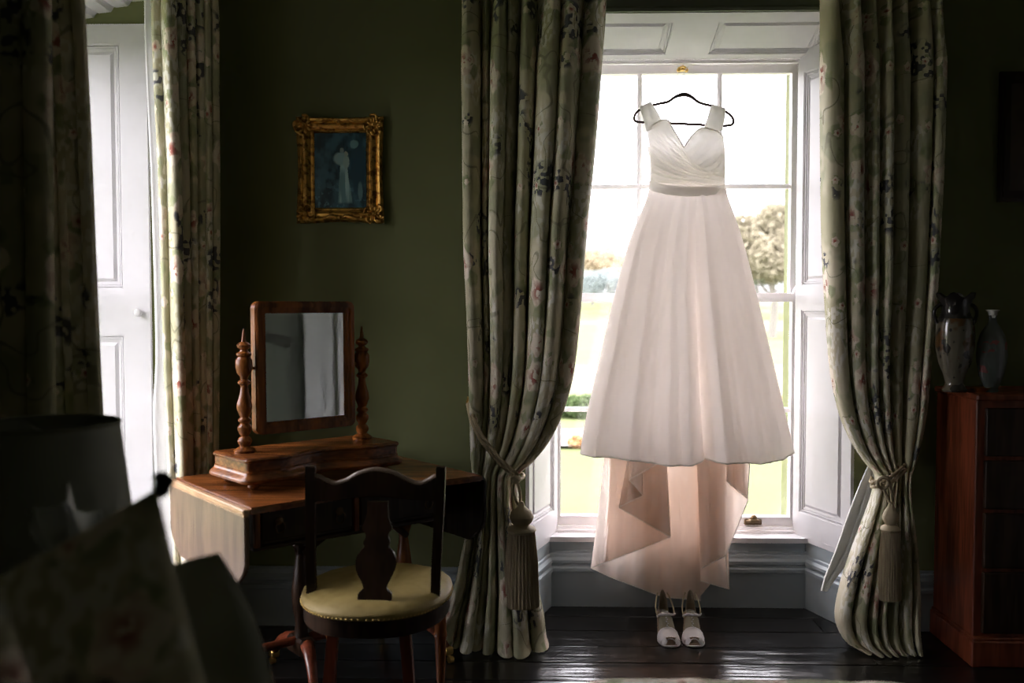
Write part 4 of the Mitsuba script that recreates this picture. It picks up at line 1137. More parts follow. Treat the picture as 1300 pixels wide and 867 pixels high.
# ------------------------------------------------------------------ chair
DC = 'chair'
tag(DC, 'dark wooden chair with vase splat and gold velvet seat drawn up to the dressing table', 'chair')
SZ = 0.445
CX, CYY = -0.512, 3.0
Ybk = 2.90
def seat_r(a, grow=0.0):
    """plan outline of the seat: wide rounded horseshoe"""
    x = (0.232 + grow) * np.sign(np.cos(a)) * np.abs(np.cos(a)) ** 0.82
    y = np.where(np.sin(a) > 0, (0.255 + grow) * np.abs(np.sin(a)) ** 0.85, -(0.27 + grow) * np.abs(np.sin(a)) ** 0.95)
    return CX + x, CYY + y
na_ = 96
a = np.arange(na_) * 2 * PI / na_
lay = [(-0.030, SZ - 0.01), (-0.004, SZ - 0.006), (0.006, SZ + 0.006), (0.004, SZ + 0.020), (-0.012, SZ + 0.034), (-0.045, SZ + 0.045), (-0.10, SZ + 0.052), (-0.16, SZ + 0.055), (-0.228, SZ + 0.056)]
rows = []
for g, z in lay:
    x, y = seat_r(a, g)
    rows.append(np.c_[x, y, np.full(na_, z)])
rows = np.array(rows).transpose(1, 0, 2)
rows[..., 2] -= 0.012 * meshkit.noise(np.stack([rows[..., 0] * 9, rows[..., 1] * 9, rows[..., 2] * 0], -1)) * (rows[..., 2] > SZ + 0.01)
sm = grid(rows, cu=True)
top = rows[:, -1]
sm = cat([sm, M(np.vstack([top, top.mean(0) + [0, 0, 0.0]]), [[i, (i + 1) % na_, na_] for i in range(na_)])])
add(DC + '__seat', sm, 'velvet', smooth=50, label='gold velvet upholstered seat')
nn = 110
an = np.arange(nn) * 2 * PI / nn
x, y = seat_r(an, 0.0055)
add(DC + '__seat__nail_trim', cat([trimesh.creation.icosphere(1, 0.0028).apply_translation([x[i], y[i], SZ + 0.002]) for i in range(nn)]), 'brass', label='row of brass nails')
pg = sg.Polygon(np.c_[seat_r(a, -0.002)])
add(DC + '__seat_rail', prism(pg.difference(pg.buffer(-0.035)), SZ - 0.058, SZ - 0.002, (0, 0, 0), (1, 0, 0), (0, 1, 0), bev=0.004), 'walnut')
add(DC + '__seat_rail__webbing', prism(pg.buffer(-0.03), SZ - 0.02, SZ - 0.012, (0, 0, 0), (1, 0, 0), (0, 1, 0)), 'walnut')
# back posts
for nm, px0, px1 in (('l', 394.5, 396.5), ('r', 560, 553)):
    t0_, t1_ = P(px0, 592, Ybk - 0.03), P(px1, 762, Ybk + 0.0)
    pth = [t0_, t0_ * 0.5 + t1_ * 0.5 + [0, -0.012, 0], t1_, [t1_[0], t1_[1] + 0.01, SZ - 0.05]]
    pp = smooth_path(pth, 16)
    sec = []
    for q in pp:
        w_, d_ = 0.0145, 0.011
        sec.append([q + [sx * w_, sy * d_, 0] for sx, sy in ((-1, -1), (1, -1), (1, 1), (-1, 1))])
    mpost = grid(np.array(sec), cv=True)
    mpost = cat([mpost, M(sec[0], [[0, 1, 2, 3]]), M(sec[-1], [[3, 2, 1, 0]])])
    add(DC + '__back_post', mpost, 'walnut')
    # back legs: square, raked
for pxt, pxb, s in ((424, 416, -1), (514, 524, 1)):
    t1_ = P(pxt, 795, 2.80); t1_[2] = SZ - 0.05
    b1 = t1_ + [s * 0.035, -0.06, 0]; b1[2] = 0.0
    sec = []
    for k in np.linspace(0, 1, 10):
        q = t1_ + (b1 - t1_) * k + [0, 0.012 * math.sin(k * PI), 0]
        w_ = 0.0165 - 0.003 * k
        sec.append([q + [sx * w_, sy * w_, 0] for sx, sy in ((-1, -1), (1, -1), (1, 1), (-1, 1))])
    add(DC + '__leg', cat([grid(np.array(sec), cv=True), M(sec[-1], [[3, 2, 1, 0]])]), 'mahogany_red')
for s in (-1, 1):
    add(DC + '__leg', lathe([(0, 0), (0.010, 0), (0.014, 0.02), (0.011, 0.05), (0.015, 0.12), (0.018, 0.20), (0.020, 0.24), (0.024, 0.25), (0.020, 0.26), (0.019, 0.31), (0.022, 0.33), (0.026, 0.34), (0.021, 0.355), (0.024, 0.372), (0.024, SZ - 0.05), (0, SZ - 0.05)], 22, (CX + s * 0.185, CYY + 0.16, 0)), 'mahogany_v', smooth=35)
# crest rail, serpentine
cx_px = [400, 404, 412, 426, 440, 456, 477, 498, 514, 532, 546, 553, 558]
cx_py = [605, 605, 609, 613.5, 610, 601, 596.2, 600, 608, 613.8, 609, 605, 605]
from scipy.interpolate import CubicSpline, PchipInterpolator
xx = np.linspace(398, 557, 60)
yy = PchipInterpolator(cx_px, cx_py)(xx)
Yr = Ybk - 0.03
up = [P(x, y, Yr) for x, y in zip(xx, yy)]
lo = [P(x, 633 - 3 * math.cos((x - 477) / 80 * PI), Yr) for x in xx[::-1]]
poly = [(q[0], q[2]) for q in up + lo]
add(DC + '__crest_rail', prism(poly, -Yr - 0.012, -Yr + 0.012, (0, 0, 0), (1, 0, 0), (0, 0, 1), bev=0.003), 'walnut', smooth=30)
edge_ = [q + np.array([0, 0, -0.002]) for q in up]
add(DC + '__crest_rail__rounded_edge', tube(edge_, 0.0105, 12, flat=(1.0, 1.0)), 'worn_edge', smooth=True)
# vase splat
SPL = [(246, 350, 425), (262, 350, 425), (280, 347, 428), (298, 341, 436), (310, 335, 443), (322, 337, 441), (336, 349, 431), (346, 350, 431), (356, 345, 436), (366, 342, 438), (376, 347, 434), (390, 334, 446), (405, 324, 456), (420, 319, 461), (435, 318, 462), (450, 320, 460), (468, 327, 453), (486, 338, 444), (500, 346, 437), (512, 350, 433), (522, 344, 438), (530, 334, 449), (534, 332, 451), (612, 332, 451)]
zy = np.linspace(226, 614, 130)
lx = PchipInterpolator([r[0] for r in SPL], [r[1] for r in SPL])(np.clip(zy, 246, 612))
rx = PchipInterpolator([r[0] for r in SPL], [r[2] for r in SPL])(np.clip(zy, 246, 612))
pl_ = [P(340 + x / 2.823, 560 + y / 2.823, 2.83) for x, y in zip(lx, zy)] + [P(340 + x / 2.823, 560 + y / 2.823, 2.83) for x, y in zip(rx[::-1], zy[::-1])]
mspl = prism([(q[0], q[2]) for q in pl_], -0.009, 0.009, (0, 0, 0), (1, 0, 0), (0, 0, 1), bev=0.002)
# the splat leans: its foot stands nearer the camera than the crest
zt_, zb_ = max(q[2] for q in pl_), min(q[2] for q in pl_)
v = mspl.vertices.copy()
kk = (zt_ - v[:, 2]) / (zt_ - zb_)
v[:, 1] += (Yr) * (1 - kk) + (2.775) * kk
mspl.vertices = v
add(DC + '__splat', mspl, 'walnut', smooth=30)

# ------------------------------------------------------------------ painting in its gilt frame
DP = 'painting'
q0, q1 = P(377, 283, 3.955), P(486, 148, 3.955)
cxp, czp, wp, hp_ = (q0[0] + q1[0]) / 2, (q0[2] + q1[2]) / 2, q1[0] - q0[0], q1[2] - q0[2]
tag(DP, 'small blue painting of a standing figure in an ornate gilt frame above the dressing table', 'painting')
iw, ih = wp * 0.575, hp_ * 0.69
prof = [(0, 0.0), (0.010, 0.012), (0.018, 0.012), (0.022, 0.020), (0.034, 0.028), (0.048, 0.024), (0.056, 0.034), (0.066, 0.036), (0.072, 0.026), (0.076, 0.012)]
fwid_x, fwid_z = (wp - iw) / 2, (hp_ - ih) / 2
rows = []
n_side = 24
cor = [(-1, -1), (1, -1), (1, 1), (-1, 1)]
for k in range(4):
    c0, c1 = np.array(cor[k], float), np.array(cor[(k + 1) % 4], float)
    for i in range(n_side):
        a_ = i / n_side
        c = c0 + (c1 - c0) * a_
        row = []
        wav = 1 + 0.05 * (math.cos(a_ * 2 * PI) - 0.3) * 1.0
        for d_, h_ in prof:
            kx = d_ / 0.076
            g = 1.0 if kx < 0.6 else 1 + (wav - 1) * (kx - 0.6) / 0.4
            x = c[0] * (iw / 2 + fwid_x * kx * g)
            z = c[1] * (ih / 2 + fwid_z * kx * g)
            row.append([cxp + x, YF - 0.006 - h_, czp + z])
        rows.append(row)
add(DP + '__frame', grid(np.array(rows), cu=True), 'gilt', smooth=25, label='ornate gilt frame')


def orn(c, sc, seed):
    r = np.random.default_rng(seed)
    out = []
    for k in range(9):
        an_ = k * 2 * PI / 9
        m_ = trimesh.creation.icosphere(2, 0.010 * sc)
        m_.apply_scale([1.25, 0.8, 0.65])
        m_.apply_transform(trimesh.transformations.rotation_matrix(-an_, [0, 1, 0]))
        m_.apply_translation(np.array(c) + [math.cos(an_) * 0.020 * sc, -0.002 * r.uniform(0, 2), math.sin(an_) * 0.020 * sc])
        out.append(m_)
    out.append(trimesh.creation.icosphere(2, 0.010 * sc).apply_translation(np.array(c) + [0, -0.008, 0]))
    for k in range(5):
        an_ = r.uniform(0, 2 * PI)
        out.append(tube(smooth_path([np.array(c) + [0.018 * sc * math.cos(an_), -0.003, 0.018 * sc * math.sin(an_)], np.array(c) + [0.034 * sc * math.cos(an_ + 0.4), -0.008, 0.034 * sc * math.sin(an_ + 0.4)], np.array(c) + [0.036 * sc * math.cos(an_ + 1.0), -0.004, 0.036 * sc * math.sin(an_ + 1.0)]], 8), [0.005 * sc] * 8, 7))
    return cat(out)


for k, (sx, sz) in enumerate(cor):
    add(DP + '__frame__corner_ornament', orn((cxp + sx * (wp / 2 - 0.036), YF - 0.036, czp + sz * (hp_ / 2 - 0.036)), 1.15, k), 'gilt', smooth=True)
for sx, sz, k in ((0, 1, 5), (0, -1, 6)):
    c = np.array([cxp, YF - 0.032, czp + sz * (hp_ / 2 - 0.02)])
    add(DP + '__frame__scroll', cat([tube(smooth_path([c + [s * 0.012, 0, 0], c + [s * 0.04, -0.006, 0.006], c + [s * 0.07, -0.004, -0.004], c + [s * 0.095, -0.006, 0.005]], 20), np.linspace(0.008, 0.004, 20), 8) for s in (-1, 1)] + [trimesh.creation.icosphere(2, 0.011).apply_translation(c)]), 'gilt', smooth=True)
for sx in (-1, 1):
    c = np.array([cxp + sx * (wp / 2 - 0.018), YF - 0.030, czp])
    add(DP + '__frame__scroll', cat([tube(smooth_path([c + [0, 0, s * 0.012], c + [0.005, -0.006, s * 0.04], c + [-0.004, -0.004, s * 0.075], c + [0.004, -0.006, s * 0.11]], 20), np.linspace(0.007, 0.004, 20), 8) for s in (-1, 1)]), 'gilt', smooth=True)


def picture(p, n, uv):
    """a blue toned interior with a pale robed figure and a darker one beside her, a made-up composition"""
    x, y = (p.x - cxp) / iw + 0.5, (p.z - czp) / ih + 0.5
    w1 = 0.03 * (fbm(x * 9, y * 9, 1.0) - 0.5)
    col = mix((0.006, 0.022, 0.030), (0.025, 0.075, 0.095), smoothstep(0.3, 0.75, fbm(x * 7, y * 7, 2.0)))
    col = mix(col, (0.07, 0.17, 0.20), smoothstep(0.55, 0.7, fbm(x * 16, y * 22, 5.0)) * smoothstep(0.45, 0.1, y) * 0.7)
    def blob(cx, cy, rx, ry, c, k=1.0, soft=0.25):
        nonlocal col
        d = dr.sqrt(dr.square((x + w1 - cx) / rx) + dr.square((y + w1 - cy) / ry))
        col = mix(col, c, k * (1 - smoothstep(1 - soft, 1 + soft, d)))
    blob(0.86, 0.52, 0.17, 0.34, (0.010, 0.035, 0.050))
    blob(0.78, 0.86, 0.085, 0.055, (0.09, 0.17, 0.17))
    blob(0.90, 0.22, 0.05, 0.12, (0.10, 0.17, 0.17), 0.8)
    sk = (0.5 + 0.20 * (0.42 - y))
    d = dr.abs(x + w1 - 0.58 + 0.05 * (y - 0.3)) / (0.075 + 0.16 * dr.maximum(0.55 - y, 0) ** 1.0)
    robe = (1 - smoothstep(0.8, 1.1, d)) * smoothstep(0.03, 0.08, y) * (1 - smoothstep(0.62, 0.72, y))
    col = mix(col, mix((0.08, 0.17, 0.18), (0.23, 0.35, 0.34), smoothstep(0.2, 0.8, noise(x * 26, y * 3, 0.0))), robe)
    blob(0.50, 0.66, 0.13, 0.09, (0.16, 0.26, 0.26))
    blob(0.62, 0.62, 0.06, 0.09, (0.20, 0.28, 0.25))
    blob(0.62, 0.73, 0.045, 0.035, (0.22, 0.27, 0.22))
    blob(0.50, 0.80, 0.075, 0.055, (0.012, 0.03, 0.035))
    blob(0.53, 0.77, 0.04, 0.04, (0.15, 0.21, 0.19))
    return col * 1.7


mat('picture', mikit.proc(picture), 0.35)
add(DP + '__canvas', box((cxp - iw / 2 - 0.004, YF - 0.012, czp - ih / 2 - 0.004), (cxp + iw / 2 + 0.004, YF - 0.004, czp + ih / 2 + 0.004)), 'picture', label='blue toned picture of a pale robed figure')
# dark picture on the right
q0, q1 = P(1268, 256, 3.955), P(1345, 90, 3.955)
DP2 = 'framed_picture'
tag(DP2, 'dark framed picture on the shadowed wall above the chest', 'picture')
fo, fi = sg.box(q0[0], q0[2], q1[0], q1[2]), sg.box(q0[0] + 0.045, q0[2] + 0.045, q1[0] - 0.045, q1[2] - 0.045)
add(DP2 + '__frame', cat([prism(fo.difference(fi), -YF + 0.002, -YF + 0.024, *EE, bev=0.004), prism(fo.buffer(-0.012, join_style=2).difference(fi.buffer(0.012, join_style=2)), -YF + 0.02, -YF + 0.032, *EE, bev=0.004)]), 'walnut')
add(DP2 + '__canvas', prism(fi.buffer(0.003), -YF + 0.003, -YF + 0.010, *EE), 'dark_picture')

# ------------------------------------------------------------------ chest of drawers and what stands on it
DK = 'chest_of_drawers'
tag(DK, 'tall mahogany chest of drawers at the right, its reddish side towards the window', 'chest')
HZ = 1.034
c0, c1 = PZ(1183, 488, HZ), PZ(1228, 500, HZ)
xk0, yk0, yk1 = 1.655, 3.575, YF - 0.03
xk1 = 2.66
add(DK + '__body', box((xk0, yk0 + 0.018, 0.09), (xk1, yk1, HZ - 0.022), 0.004), 'mahogany_red')
add(DK + '__top', box((xk0 - 0.012, yk0 - 0.012, HZ - 0.024), (xk1 + 0.012, yk1, HZ), 0.006), 'mahogany_red')
add(DK + '__plinth', cat([box((xk0 - 0.014, yk0 - 0.012, 0.0), (xk1 + 0.014, yk1, 0.10), 0.005), box((xk0 - 0.008, yk0 - 0.006, 0.098), (xk1 + 0.008, yk1, 0.112), 0.005)]), 'mahogany_red')
zz = [0.125, 0.375, 0.60, 0.80, 0.998]
for k in range(4):
    cols = [(xk0 + 0.03, xk1 - 0.03)] if k < 3 else [(xk0 + 0.03, (xk0 + xk1) / 2 - 0.008), ((xk0 + xk1) / 2 + 0.008, xk1 - 0.03)]
    for a, b in cols:
        kd = add(DK + '__drawer', box((a, yk0, zz[k]), (b, yk0 + 0.03, zz[k + 1] - 0.016), 0.004), 'walnut')
        for xk in ((a + (b - a) * 0.2, b - (b - a) * 0.2) if b - a > 0.6 else ((a + b) / 2,)):
            add(kd + '__knob', lathe([(0, 0.034), (0.014, 0.032), (0.020, 0.024), (0.018, 0.016), (0.009, 0.008), (0.012, 0)], 20).apply_transform(trimesh.transformations.rotation_matrix(PI / 2, [1, 0, 0])).apply_translation([xk, yk0, (zz[k] + zz[k + 1] - 0.016) / 2]), 'walnut', smooth=40)


def sized(px0, px1, pyt, pyb, Y):
    """centre x, bottom z, width and height of a thing seen between these places at depth Y"""
    a, b = P(px0, pyb, Y), P(px1, pyt, Y)
    return (a[0] + b[0]) / 2, b[0] - a[0], b[2] - HZ


xv, wv, hv = sized(1188, 1237, 373, 490, 3.70)
r_ = wv / 2
pf = [(0, 0), (0.62, 0), (0.66, 0.02), (0.55, 0.05), (0.45, 0.09), (0.55, 0.16), (0.84, 0.30), (0.98, 0.45), (1.0, 0.58), (0.97, 0.68), (0.88, 0.75)]
neck = [(0.88, 0.745), (0.80, 0.78), (0.72, 0.82), (0.74, 0.88), (0.86, 0.95), (1.0, 0.985), (0.97, 0.99), (0.78, 0.94), (0.62, 0.84), (0.60, 0.76), (0.4, 0.70)]
DV = 'vase'
tag(DV, 'broad baluster vase with a dark scalloped neck standing at the back corner of the chest', 'vase')
add(DV + '__body', lathe([(r_ * a_, hv * b_) for a_, b_ in pf], 48, (xv, 3.70, HZ)), 'china_painted', smooth=40)
nk = lathe([(r_ * a_, hv * b_) for a_, b_ in neck], 64)
v = nk.vertices.copy()
an_ = np.arctan2(v[:, 1], v[:, 0])
k_ = np.clip((v[:, 2] / hv - 0.85) / 0.14, 0, 1)
v[:, 2] += k_ * 0.010 * np.cos(an_ * 6)
v[:, :2] *= (1 + 0.06 * k_ * np.cos(an_ * 6))[:, None]
nk.vertices = v
add(DV + '__neck', nk.apply_translation((xv, 3.70, HZ)), 'china_dark', smooth=40, label='dark flared neck')
for s in (-1, 1):
    add(DV + '__handle', tube(smooth_path([(xv + s * r_ * 0.70, 3.70, HZ + hv * 0.90), (xv + s * r_ * 1.06, 3.70, HZ + hv * 0.86), (xv + s * r_ * 0.98, 3.70, HZ + hv * 0.70)], 16), 0.007, 8), 'china_dark', smooth=True)
xv2, wv2, hv2 = sized(1239, 1280, 393, 488, 3.68)
DV2 = 'flask_vase'
tag(DV2, 'pale green moon flask vase with a white rim and pink flowers on the chest', 'vase')
r_ = wv2 / 2
fl = lathe([(0, 0), (0.45, 0), (0.47, 0.02), (0.40, 0.045), (0.52, 0.08), (0.80, 0.20), (0.97, 0.36), (1.0, 0.46), (0.95, 0.58), (0.78, 0.70), (0.50, 0.79), (0.30, 0.84), (0.25, 0.88), (0.25, 0.94)], 48)
v = fl.vertices.copy(); v[:, 0] *= r_; v[:, 1] *= r_ * 0.62; v[:, 2] *= hv2; fl.vertices = v
add(DV2 + '__body', fl.apply_translation((xv2, 3.68, HZ)), 'celadon', smooth=40)
rm = lathe([(0.25, 0.93), (0.30, 0.97), (0.42, 0.99), (0.40, 1.0), (0.22, 0.985), (0.18, 0.90)], 40)
v = rm.vertices.copy(); v[:, :2] *= r_; v[:, 2] *= hv2; rm.vertices = v
add(DV2 + '__rim', rm.apply_translation((xv2, 3.68, HZ)), 'china_rim', smooth=40, label='white rim')
ringp = [(xv2 + r_ * 0.80 * math.cos(t_), 3.76 - r_ * 0.50, HZ + hv2 * 0.45 + hv2 * 0.30 * math.sin(t_)) for t_ in np.linspace(0, 2 * PI, 41)[:-1]]
p = PZ(1194, 486.5, HZ)
add('trinket_dish', lathe([(0, 0), (0.018, 0), (0.022, 0.004), (0.034, 0.016), (0.036, 0.018), (0.030, 0.014), (0.016, 0.005), (0, 0.004)], 28, (xk0 + 0.055, 3.685, HZ)), 'brass', smooth=40, label='small brass trinket dish at the left edge of the chest top', cat_='dish')

# ------------------------------------------------------------------ bed, cushions, lamp in the foreground
BY0, BY1, BX1 = 0.30, 1.55, 0.02
DB = 'bed'
tag(DB, 'bed with a dark cover along the left wall under the cushions', 'bed')
add(DB + '__mattress', box((XL + 0.09, BY0, 0.16), (BX1, BY1, 0.32), 0.05), 'linen_green')
add(DB + '__frame', cat([box((XL + 0.06, BY0 + 0.02, 0.10), (BX1 - 0.02, BY1 - 0.02, 0.165), 0.01)] + [box((x - 0.03, y - 0.03, 0), (x + 0.03, y + 0.03, 0.12), 0.006) for x in (XL + 0.14, BX1 - 0.07) for y in (BY0 + 0.08, BY1 - 0.08)]), 'walnut')
add(DB + '__headboard', box((XL + 0.01, BY0 - 0.03, 0.0), (XL + 0.07, BY1 + 0.03, 1.0), 0.02), 'walnut')


def cushion(key, c, ex, ey, w, h, thick, m, label, pinch=0.06, rnd=0.0):
    """a plump square cushion: c the corner that shows, ex and ey along its two edges"""
    ex, ey = np.array(ex, float), np.array(ey, float)
    ex /= np.linalg.norm(ex)
    ey /= np.linalg.norm(ey)
    n = np.cross(ex, ey)
    n /= np.linalg.norm(n)
    k = 41
    u = np.linspace(-1, 1, k)
    U, V = np.meshgrid(u, u, indexing='ij')
    pin = 1 - pinch * (1 - V ** 2) * np.abs(U) ** 3
    pin2 = 1 - pinch * (1 - U ** 2) * np.abs(V) ** 3
    X, Y = U * pin * w / 2, V * pin2 * h / 2
    H = thick / 2 * ((1 - U ** 2).clip(0) * (1 - V ** 2).clip(0)) ** 0.62
    H = H * (1 + 0.10 * (meshkit.fbm(np.stack([U * 2.2, V * 2.2, U * 0 + w * 9], -1), 3) - 0.5))
    X, Y = X * np.sqrt(1 - rnd * V ** 2), Y * np.sqrt(1 - rnd * U ** 2)
    o = np.array(c, float) + ex * w / 2 + ey * h / 2
    ms, uvs = [], []
    for s in (1, -1):
        pos = o + X[..., None] * ex + Y[..., None] * ey + (s * H)[..., None] * n
        g = grid(pos)
        if s < 0: g.invert()
        ms.append(g)
        uvs.append(np.stack([X + 0.7, Y + 0.9], -1).reshape(-1, 2))
    return ms, np.vstack(uvs), o, ex, ey, n


def edge_dir(p0, p1, z_off):
    pass


# floral cushion: its top corner at (200, 617)
C1 = P(199, 620, 1.34)
A1 = P(-60, 757, 1.22) - C1
B1 = P(268, 860, 1.24) - C1
ms, uvs, o, ex, ey, n = cushion('cushion', C1, A1, B1, 0.48, 0.48, 0.15, 'floral_dark', '', pinch=0.03)
add('cushion', cat(ms), 'floral_dark', smooth=True, uv=uvs, label='large dark floral cushion with a tufted corner in the foreground', cat_='cushion')
r = np.random.default_rng(4)
pm = [trimesh.creation.icosphere(1, 0.009).apply_translation(C1 + [0.008, 0, 0.006] + r.normal(0, 0.006, 3)) for k in range(14)]
add('cushion__pompom', cat(pm), 'dark_cord', smooth=True, label='dark tufted pompom')
C2 = P(291, 668, 1.50)
A2 = P(120, 775, 1.44) - C2
B2 = P(345, 870, 1.42) - C2
ms, uvs, o, ex, ey, n = cushion('cushion', C2, A2, B2, 0.38, 0.42, 0.20, 'linen_green', '', pinch=-0.02, rnd=0.26)
add('cushion_001', cat(ms), 'linen_green', smooth=True, label='plain grey green cushion leaning right of the floral one', cat_='cushion')
C3 = P(2, 742, 1.02)
A3 = P(-190, 790, 0.96) - C3
B3 = P(70, 905, 0.98) - C3
ms, uvs, o, ex, ey, n = cushion('cushion', C3, A3, B3, 0.36, 0.36, 0.13, 'floral_dark', '')
add('cushion_002', cat(ms), 'floral_dark', smooth=True, uv=uvs, label='floral cushion cut by the lower left corner of the picture', cat_='cushion')

DL2 = 'table_lamp'
tag(DL2, 'table lamp with a dark drum shade at the left in the foreground', 'lamp')
lx_, ly_ = PZ(58, 538, 1.125)[:2]
r0_, r1_ = 0.143, 0.178
z1_ = 1.125
shd = [(r0_, z1_), (r1_, z1_ - 0.30)]
add(DL2 + '__shade', cat([lathe([(r0_ - 0.003, z1_), (r0_, z1_), (r1_, z1_ - 0.30), (r1_ - 0.003, z1_ - 0.30), (r0_ - 0.003, z1_ - 0.004)], 64, (lx_, ly_, 0))]), 'shade', smooth=40)
for z, rr in ((z1_, r0_), (z1_ - 0.30, r1_)):
    add(DL2 + '__shade__rim', tube([(lx_ + rr * math.cos(t_), ly_ + rr * math.sin(t_), z) for t_ in np.linspace(0, 2 * PI, 65)[:-1]], 0.004, 6, closed=True), 'linen_green', smooth=True)
add(DL2 + '__base', lathe([(0, 0.58), (0.075, 0.58), (0.08, 0.595), (0.05, 0.61), (0.03, 0.63), (0.06, 0.68), (0.075, 0.72), (0.06, 0.77), (0.022, 0.81), (0.014, 0.84), (0.014, 0.90), (0, 0.90)], 32, (lx_, ly_, 0)), 'china_dark', smooth=40)
add(DL2 + '__shade__carrier', cat([tube([(lx_, ly_, 0.89), (lx_, ly_, z1_ - 0.02)], 0.005, 8)] + [tube([(lx_, ly_, z1_ - 0.02), (lx_ + r0_ * math.cos(t_), ly_ + r0_ * math.sin(t_), z1_ - 0.006)], 0.003, 6) for t_ in (0.3, 2.4, 4.5)]), 'steel')
DN = 'bedside_table'
tag(DN, 'dark bedside table carrying the lamp', 'table')
nx0, nx1, ny0, ny1 = lx_ - 0.24, lx_ + 0.30, 1.58, 2.20
add(DN + '__top', box((nx0, ny0, 0.555), (nx1, ny1, 0.58), 0.006), 'walnut')
add(DN + '__body', box((nx0 + 0.02, ny0 + 0.02, 0.36), (nx1 - 0.02, ny1 - 0.02, 0.556), 0.004), 'walnut')
for x in (nx0 + 0.04, nx1 - 0.04):
    for y in (ny0 + 0.04, ny1 - 0.04):
        add(DN + '__leg', tube([(x, y, 0), (x, y, 0.37)], [0.012, 0.02], 12), 'walnut', smooth=40)
# the pale tissue that stands up before the shade
tx_, ty_ = P(74, 660, 1.66)[0], 1.635
zb0 = 0.58
add('tissue_box', cat([box((tx_ - 0.06, ty_ - 0.032, zb0), (tx_ + 0.06, ty_ + 0.085, zb0 + 0.34), 0.004)]), 'linen_green', label='tall box in front of the lamp with a pale tissue in it', cat_='tissue box')
nu_, nv_ = 30, 22
U, V = np.meshgrid(np.linspace(-1, 1, nu_), np.linspace(0, 1, nv_), indexing='ij')
ptx = np.zeros((nu_, nv_, 3))
wz = 0.012 + 0.050 * np.sin(V * PI * 0.62 + 0.2)
ptx[..., 0] = tx_ + 0.002 + U * wz + 0.012 * V
ptx[..., 1] = ty_ + 0.03 + 0.03 * np.sin(U * 5 + V * 3) * (0.3 + 0.7 * V) + 0.012 * np.sin(U * 11 + V * 6)
ptx[..., 2] = zb0 + 0.332 + V * (0.125 - 0.05 * U ** 2 + 0.018 * np.sin(U * 6 + 1))
add('tissue_box__tissue', grid(ptx), 'tissue', smooth=True, label='pale crumpled tissue')

# floral stool at the lower edge of the picture
DO = 'upholstered_stool'
tag(DO, 'floral upholstered stool whose top just shows along the lower edge of the picture', 'stool')
sx0, sx1 = P(722, 862, 2.36)[0], P(1178, 862, 2.36)[0]
zs1 = P(900, 853, 2.36)[2]
nu_, nv_ = 60, 30
U, V = np.meshgrid(np.linspace(-1, 1, nu_), np.linspace(-1, 1, nv_), indexing='ij')
top = np.zeros((nu_, nv_, 3))
sq = lambda q, e: np.sign(q) * np.abs(q) ** e
top[..., 0] = (sx0 + sx1) / 2 + sq(U, 0.8) * (sx1 - sx0) / 2
top[..., 1] = 2.13 + sq(V, 0.8) * 0.23
top[..., 2] = zs1 - 0.085 + 0.085 * ((1 - U ** 8) * (1 - V ** 8)).clip(0) ** 0.4 + 0.006 * meshkit.noise(np.stack([U * 8, V * 3, U * 0], -1))
add(DO + '__cushion', grid(top), 'floral_dark', smooth=True, uv=np.stack([top[..., 0], top[..., 1]], -1).reshape(-1, 2), label='floral padded top')
add(DO + '__frame', box((sx0 + 0.003, 1.905, zs1 - 0.16), (sx1 - 0.003, 2.355, zs1 - 0.084), 0.006), 'walnut')
for x in (sx0 + 0.05, sx1 - 0.05):
    for y in (1.95, 2.31):
        add(DO + '__leg', tube([(x, y, 0), (x, y, zs1 - 0.155)], [0.016, 0.026], 14), 'walnut', smooth=40)

# ------------------------------------------------------------------ what the mirror shows: the right wall
dy0, dy1 = 2.675, 3.30
struct('door_1', box((XR - 0.004, dy0, 0.01), (XR + 0.02, dy1, 2.1)), 'sash_paint', 'white panelled door on the right wall')
panel_board('door_1__leaf', np.array([XR - 0.010, dy1, 0.01]), (0, -1, 0), (0, 0, 1), dy1 - dy0, 2.08, [(0.08, 0.15, 0.28, 0.85), (0.345, 0.15, 0.545, 0.85), (0.08, 1.02, 0.28, 1.95), (0.345, 1.02, 0.545, 1.95)], 'sash_paint', t=0.03)
arch = []
for ya, yb in ((dy0 - 0.075, dy0 - 0.003), (dy1 + 0.003, dy1 + 0.075)):
    arch += [box((XR - 0.03, ya, 0), (XR, yb, 2.18), 0.006), box((XR - 0.042, ya + 0.02, 0), (XR - 0.02, yb - 0.02, 2.18), 0.006)]
arch.append(box((XR - 0.03, dy0 - 0.075, 2.105), (XR, dy1 + 0.075, 2.18), 0.006))
struct('trim_2', cat(arch), 'sash_paint', 'white door architrave')
dc = [(z, XR - 0.075, 2.372, XR - 0.075, 2.585) for z in (0.01, 0.6, 1.4, 2.3)]
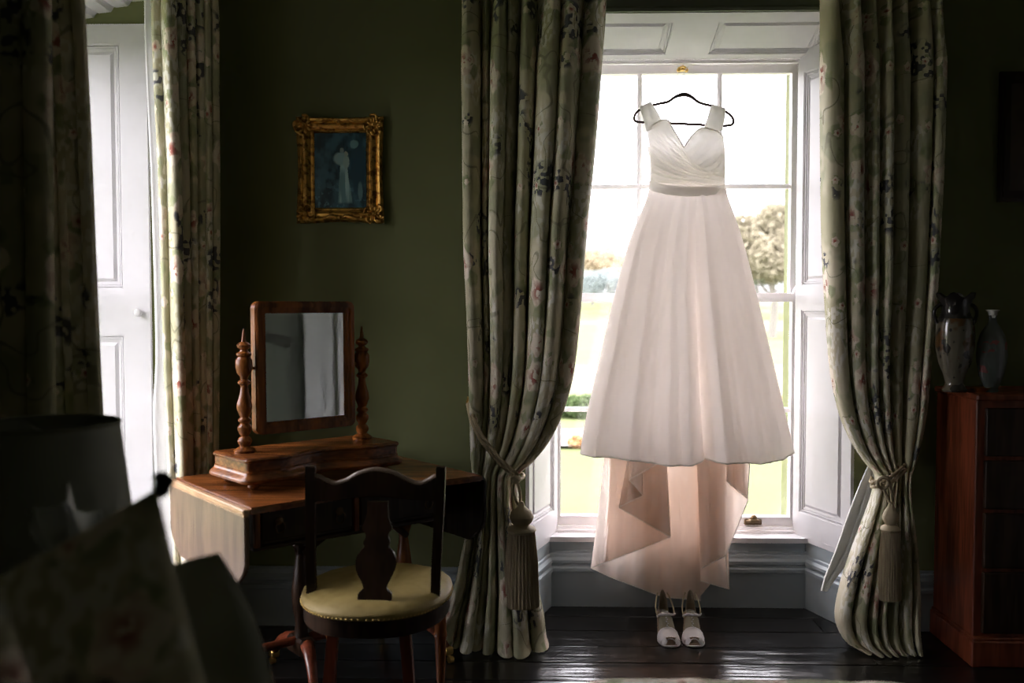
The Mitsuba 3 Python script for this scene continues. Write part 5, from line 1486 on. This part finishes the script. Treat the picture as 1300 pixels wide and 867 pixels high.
pos, uv = drape(dc, 4, 0.075, 51, np.array([-1.0, 0.0]), sharp=0.8, nz=30)
add_drape('door_curtain', pos, uv, 'lining', label='pale curtain drawn aside at the white door, seen in the mirror', cat_='curtain')
add('door_curtain__rail', cat([tube([(XR - 0.07, 2.34, 2.33), (XR - 0.07, 3.40, 2.33)], 0.012, 12)] + [tube([(XR, y, 2.33), (XR - 0.07, y, 2.33)], 0.007, 8) for y in (2.37, 3.36)]), 'brass')
WDB = 'wardrobe'
tag(WDB, 'sage painted wardrobe seen only in the mirror', 'wardrobe')
wx0, wy0, wy1 = 2.28, 1.37, 2.35
add(WDB + '__body', box((wx0 + 0.02, wy0, 0.06), (XR - 0.01, wy1, 2.05), 0.006), 'sage_paint')
add(WDB + '__plinth', box((wx0 + 0.04, wy0 + 0.02, 0), (XR - 0.02, wy1 - 0.02, 0.065)), 'sage_paint')
for k in range(2):
    y1 = wy1 - 0.01 - k * 0.485
    panel_board(WDB + '__door' + ('_001' if k else ''), np.array([wx0, y1, 0.10]), (0, -1, 0), (0, 0, 1), 0.475, 1.92, [(0.07, 0.10, 0.405, 0.80), (0.07, 0.90, 0.405, 1.82)], 'sage_paint', t=0.02)
hc = np.array([wx0 - 0.088, 2.25, 1.20])
hh_ = [hc + [0, 0, 0.02], hc + [0, 0.07, 0.0], hc + [0, 0.15, -0.05], hc + [0, 0.14, -0.062], hc + [0, 0, -0.012], hc + [0, -0.14, -0.062], hc + [0, -0.15, -0.05], hc + [0, -0.07, 0.0]]
add('clothes_hanger_001', cat([tube(smooth_path(hh_ + hh_[:1], 80)[:-1], 0.0075, 8, closed=True), tube(smooth_path([hc + [0, 0, 0.02], hc + [0.002, 0, 0.05], hc + [0.016, 0.0, 0.075], hc + [0.048, 0.0, 0.07]], 20), 0.0022, 6)]), 'hanger', smooth=True, label='empty wire hanger on the wardrobe, seen in the mirror', cat_='clothes hanger')
add(WDB + '__hook', tube([(wx0 + 0.002, 2.25, 1.272), (wx0 - 0.044, 2.25, 1.272)], 0.004, 8), 'brass')
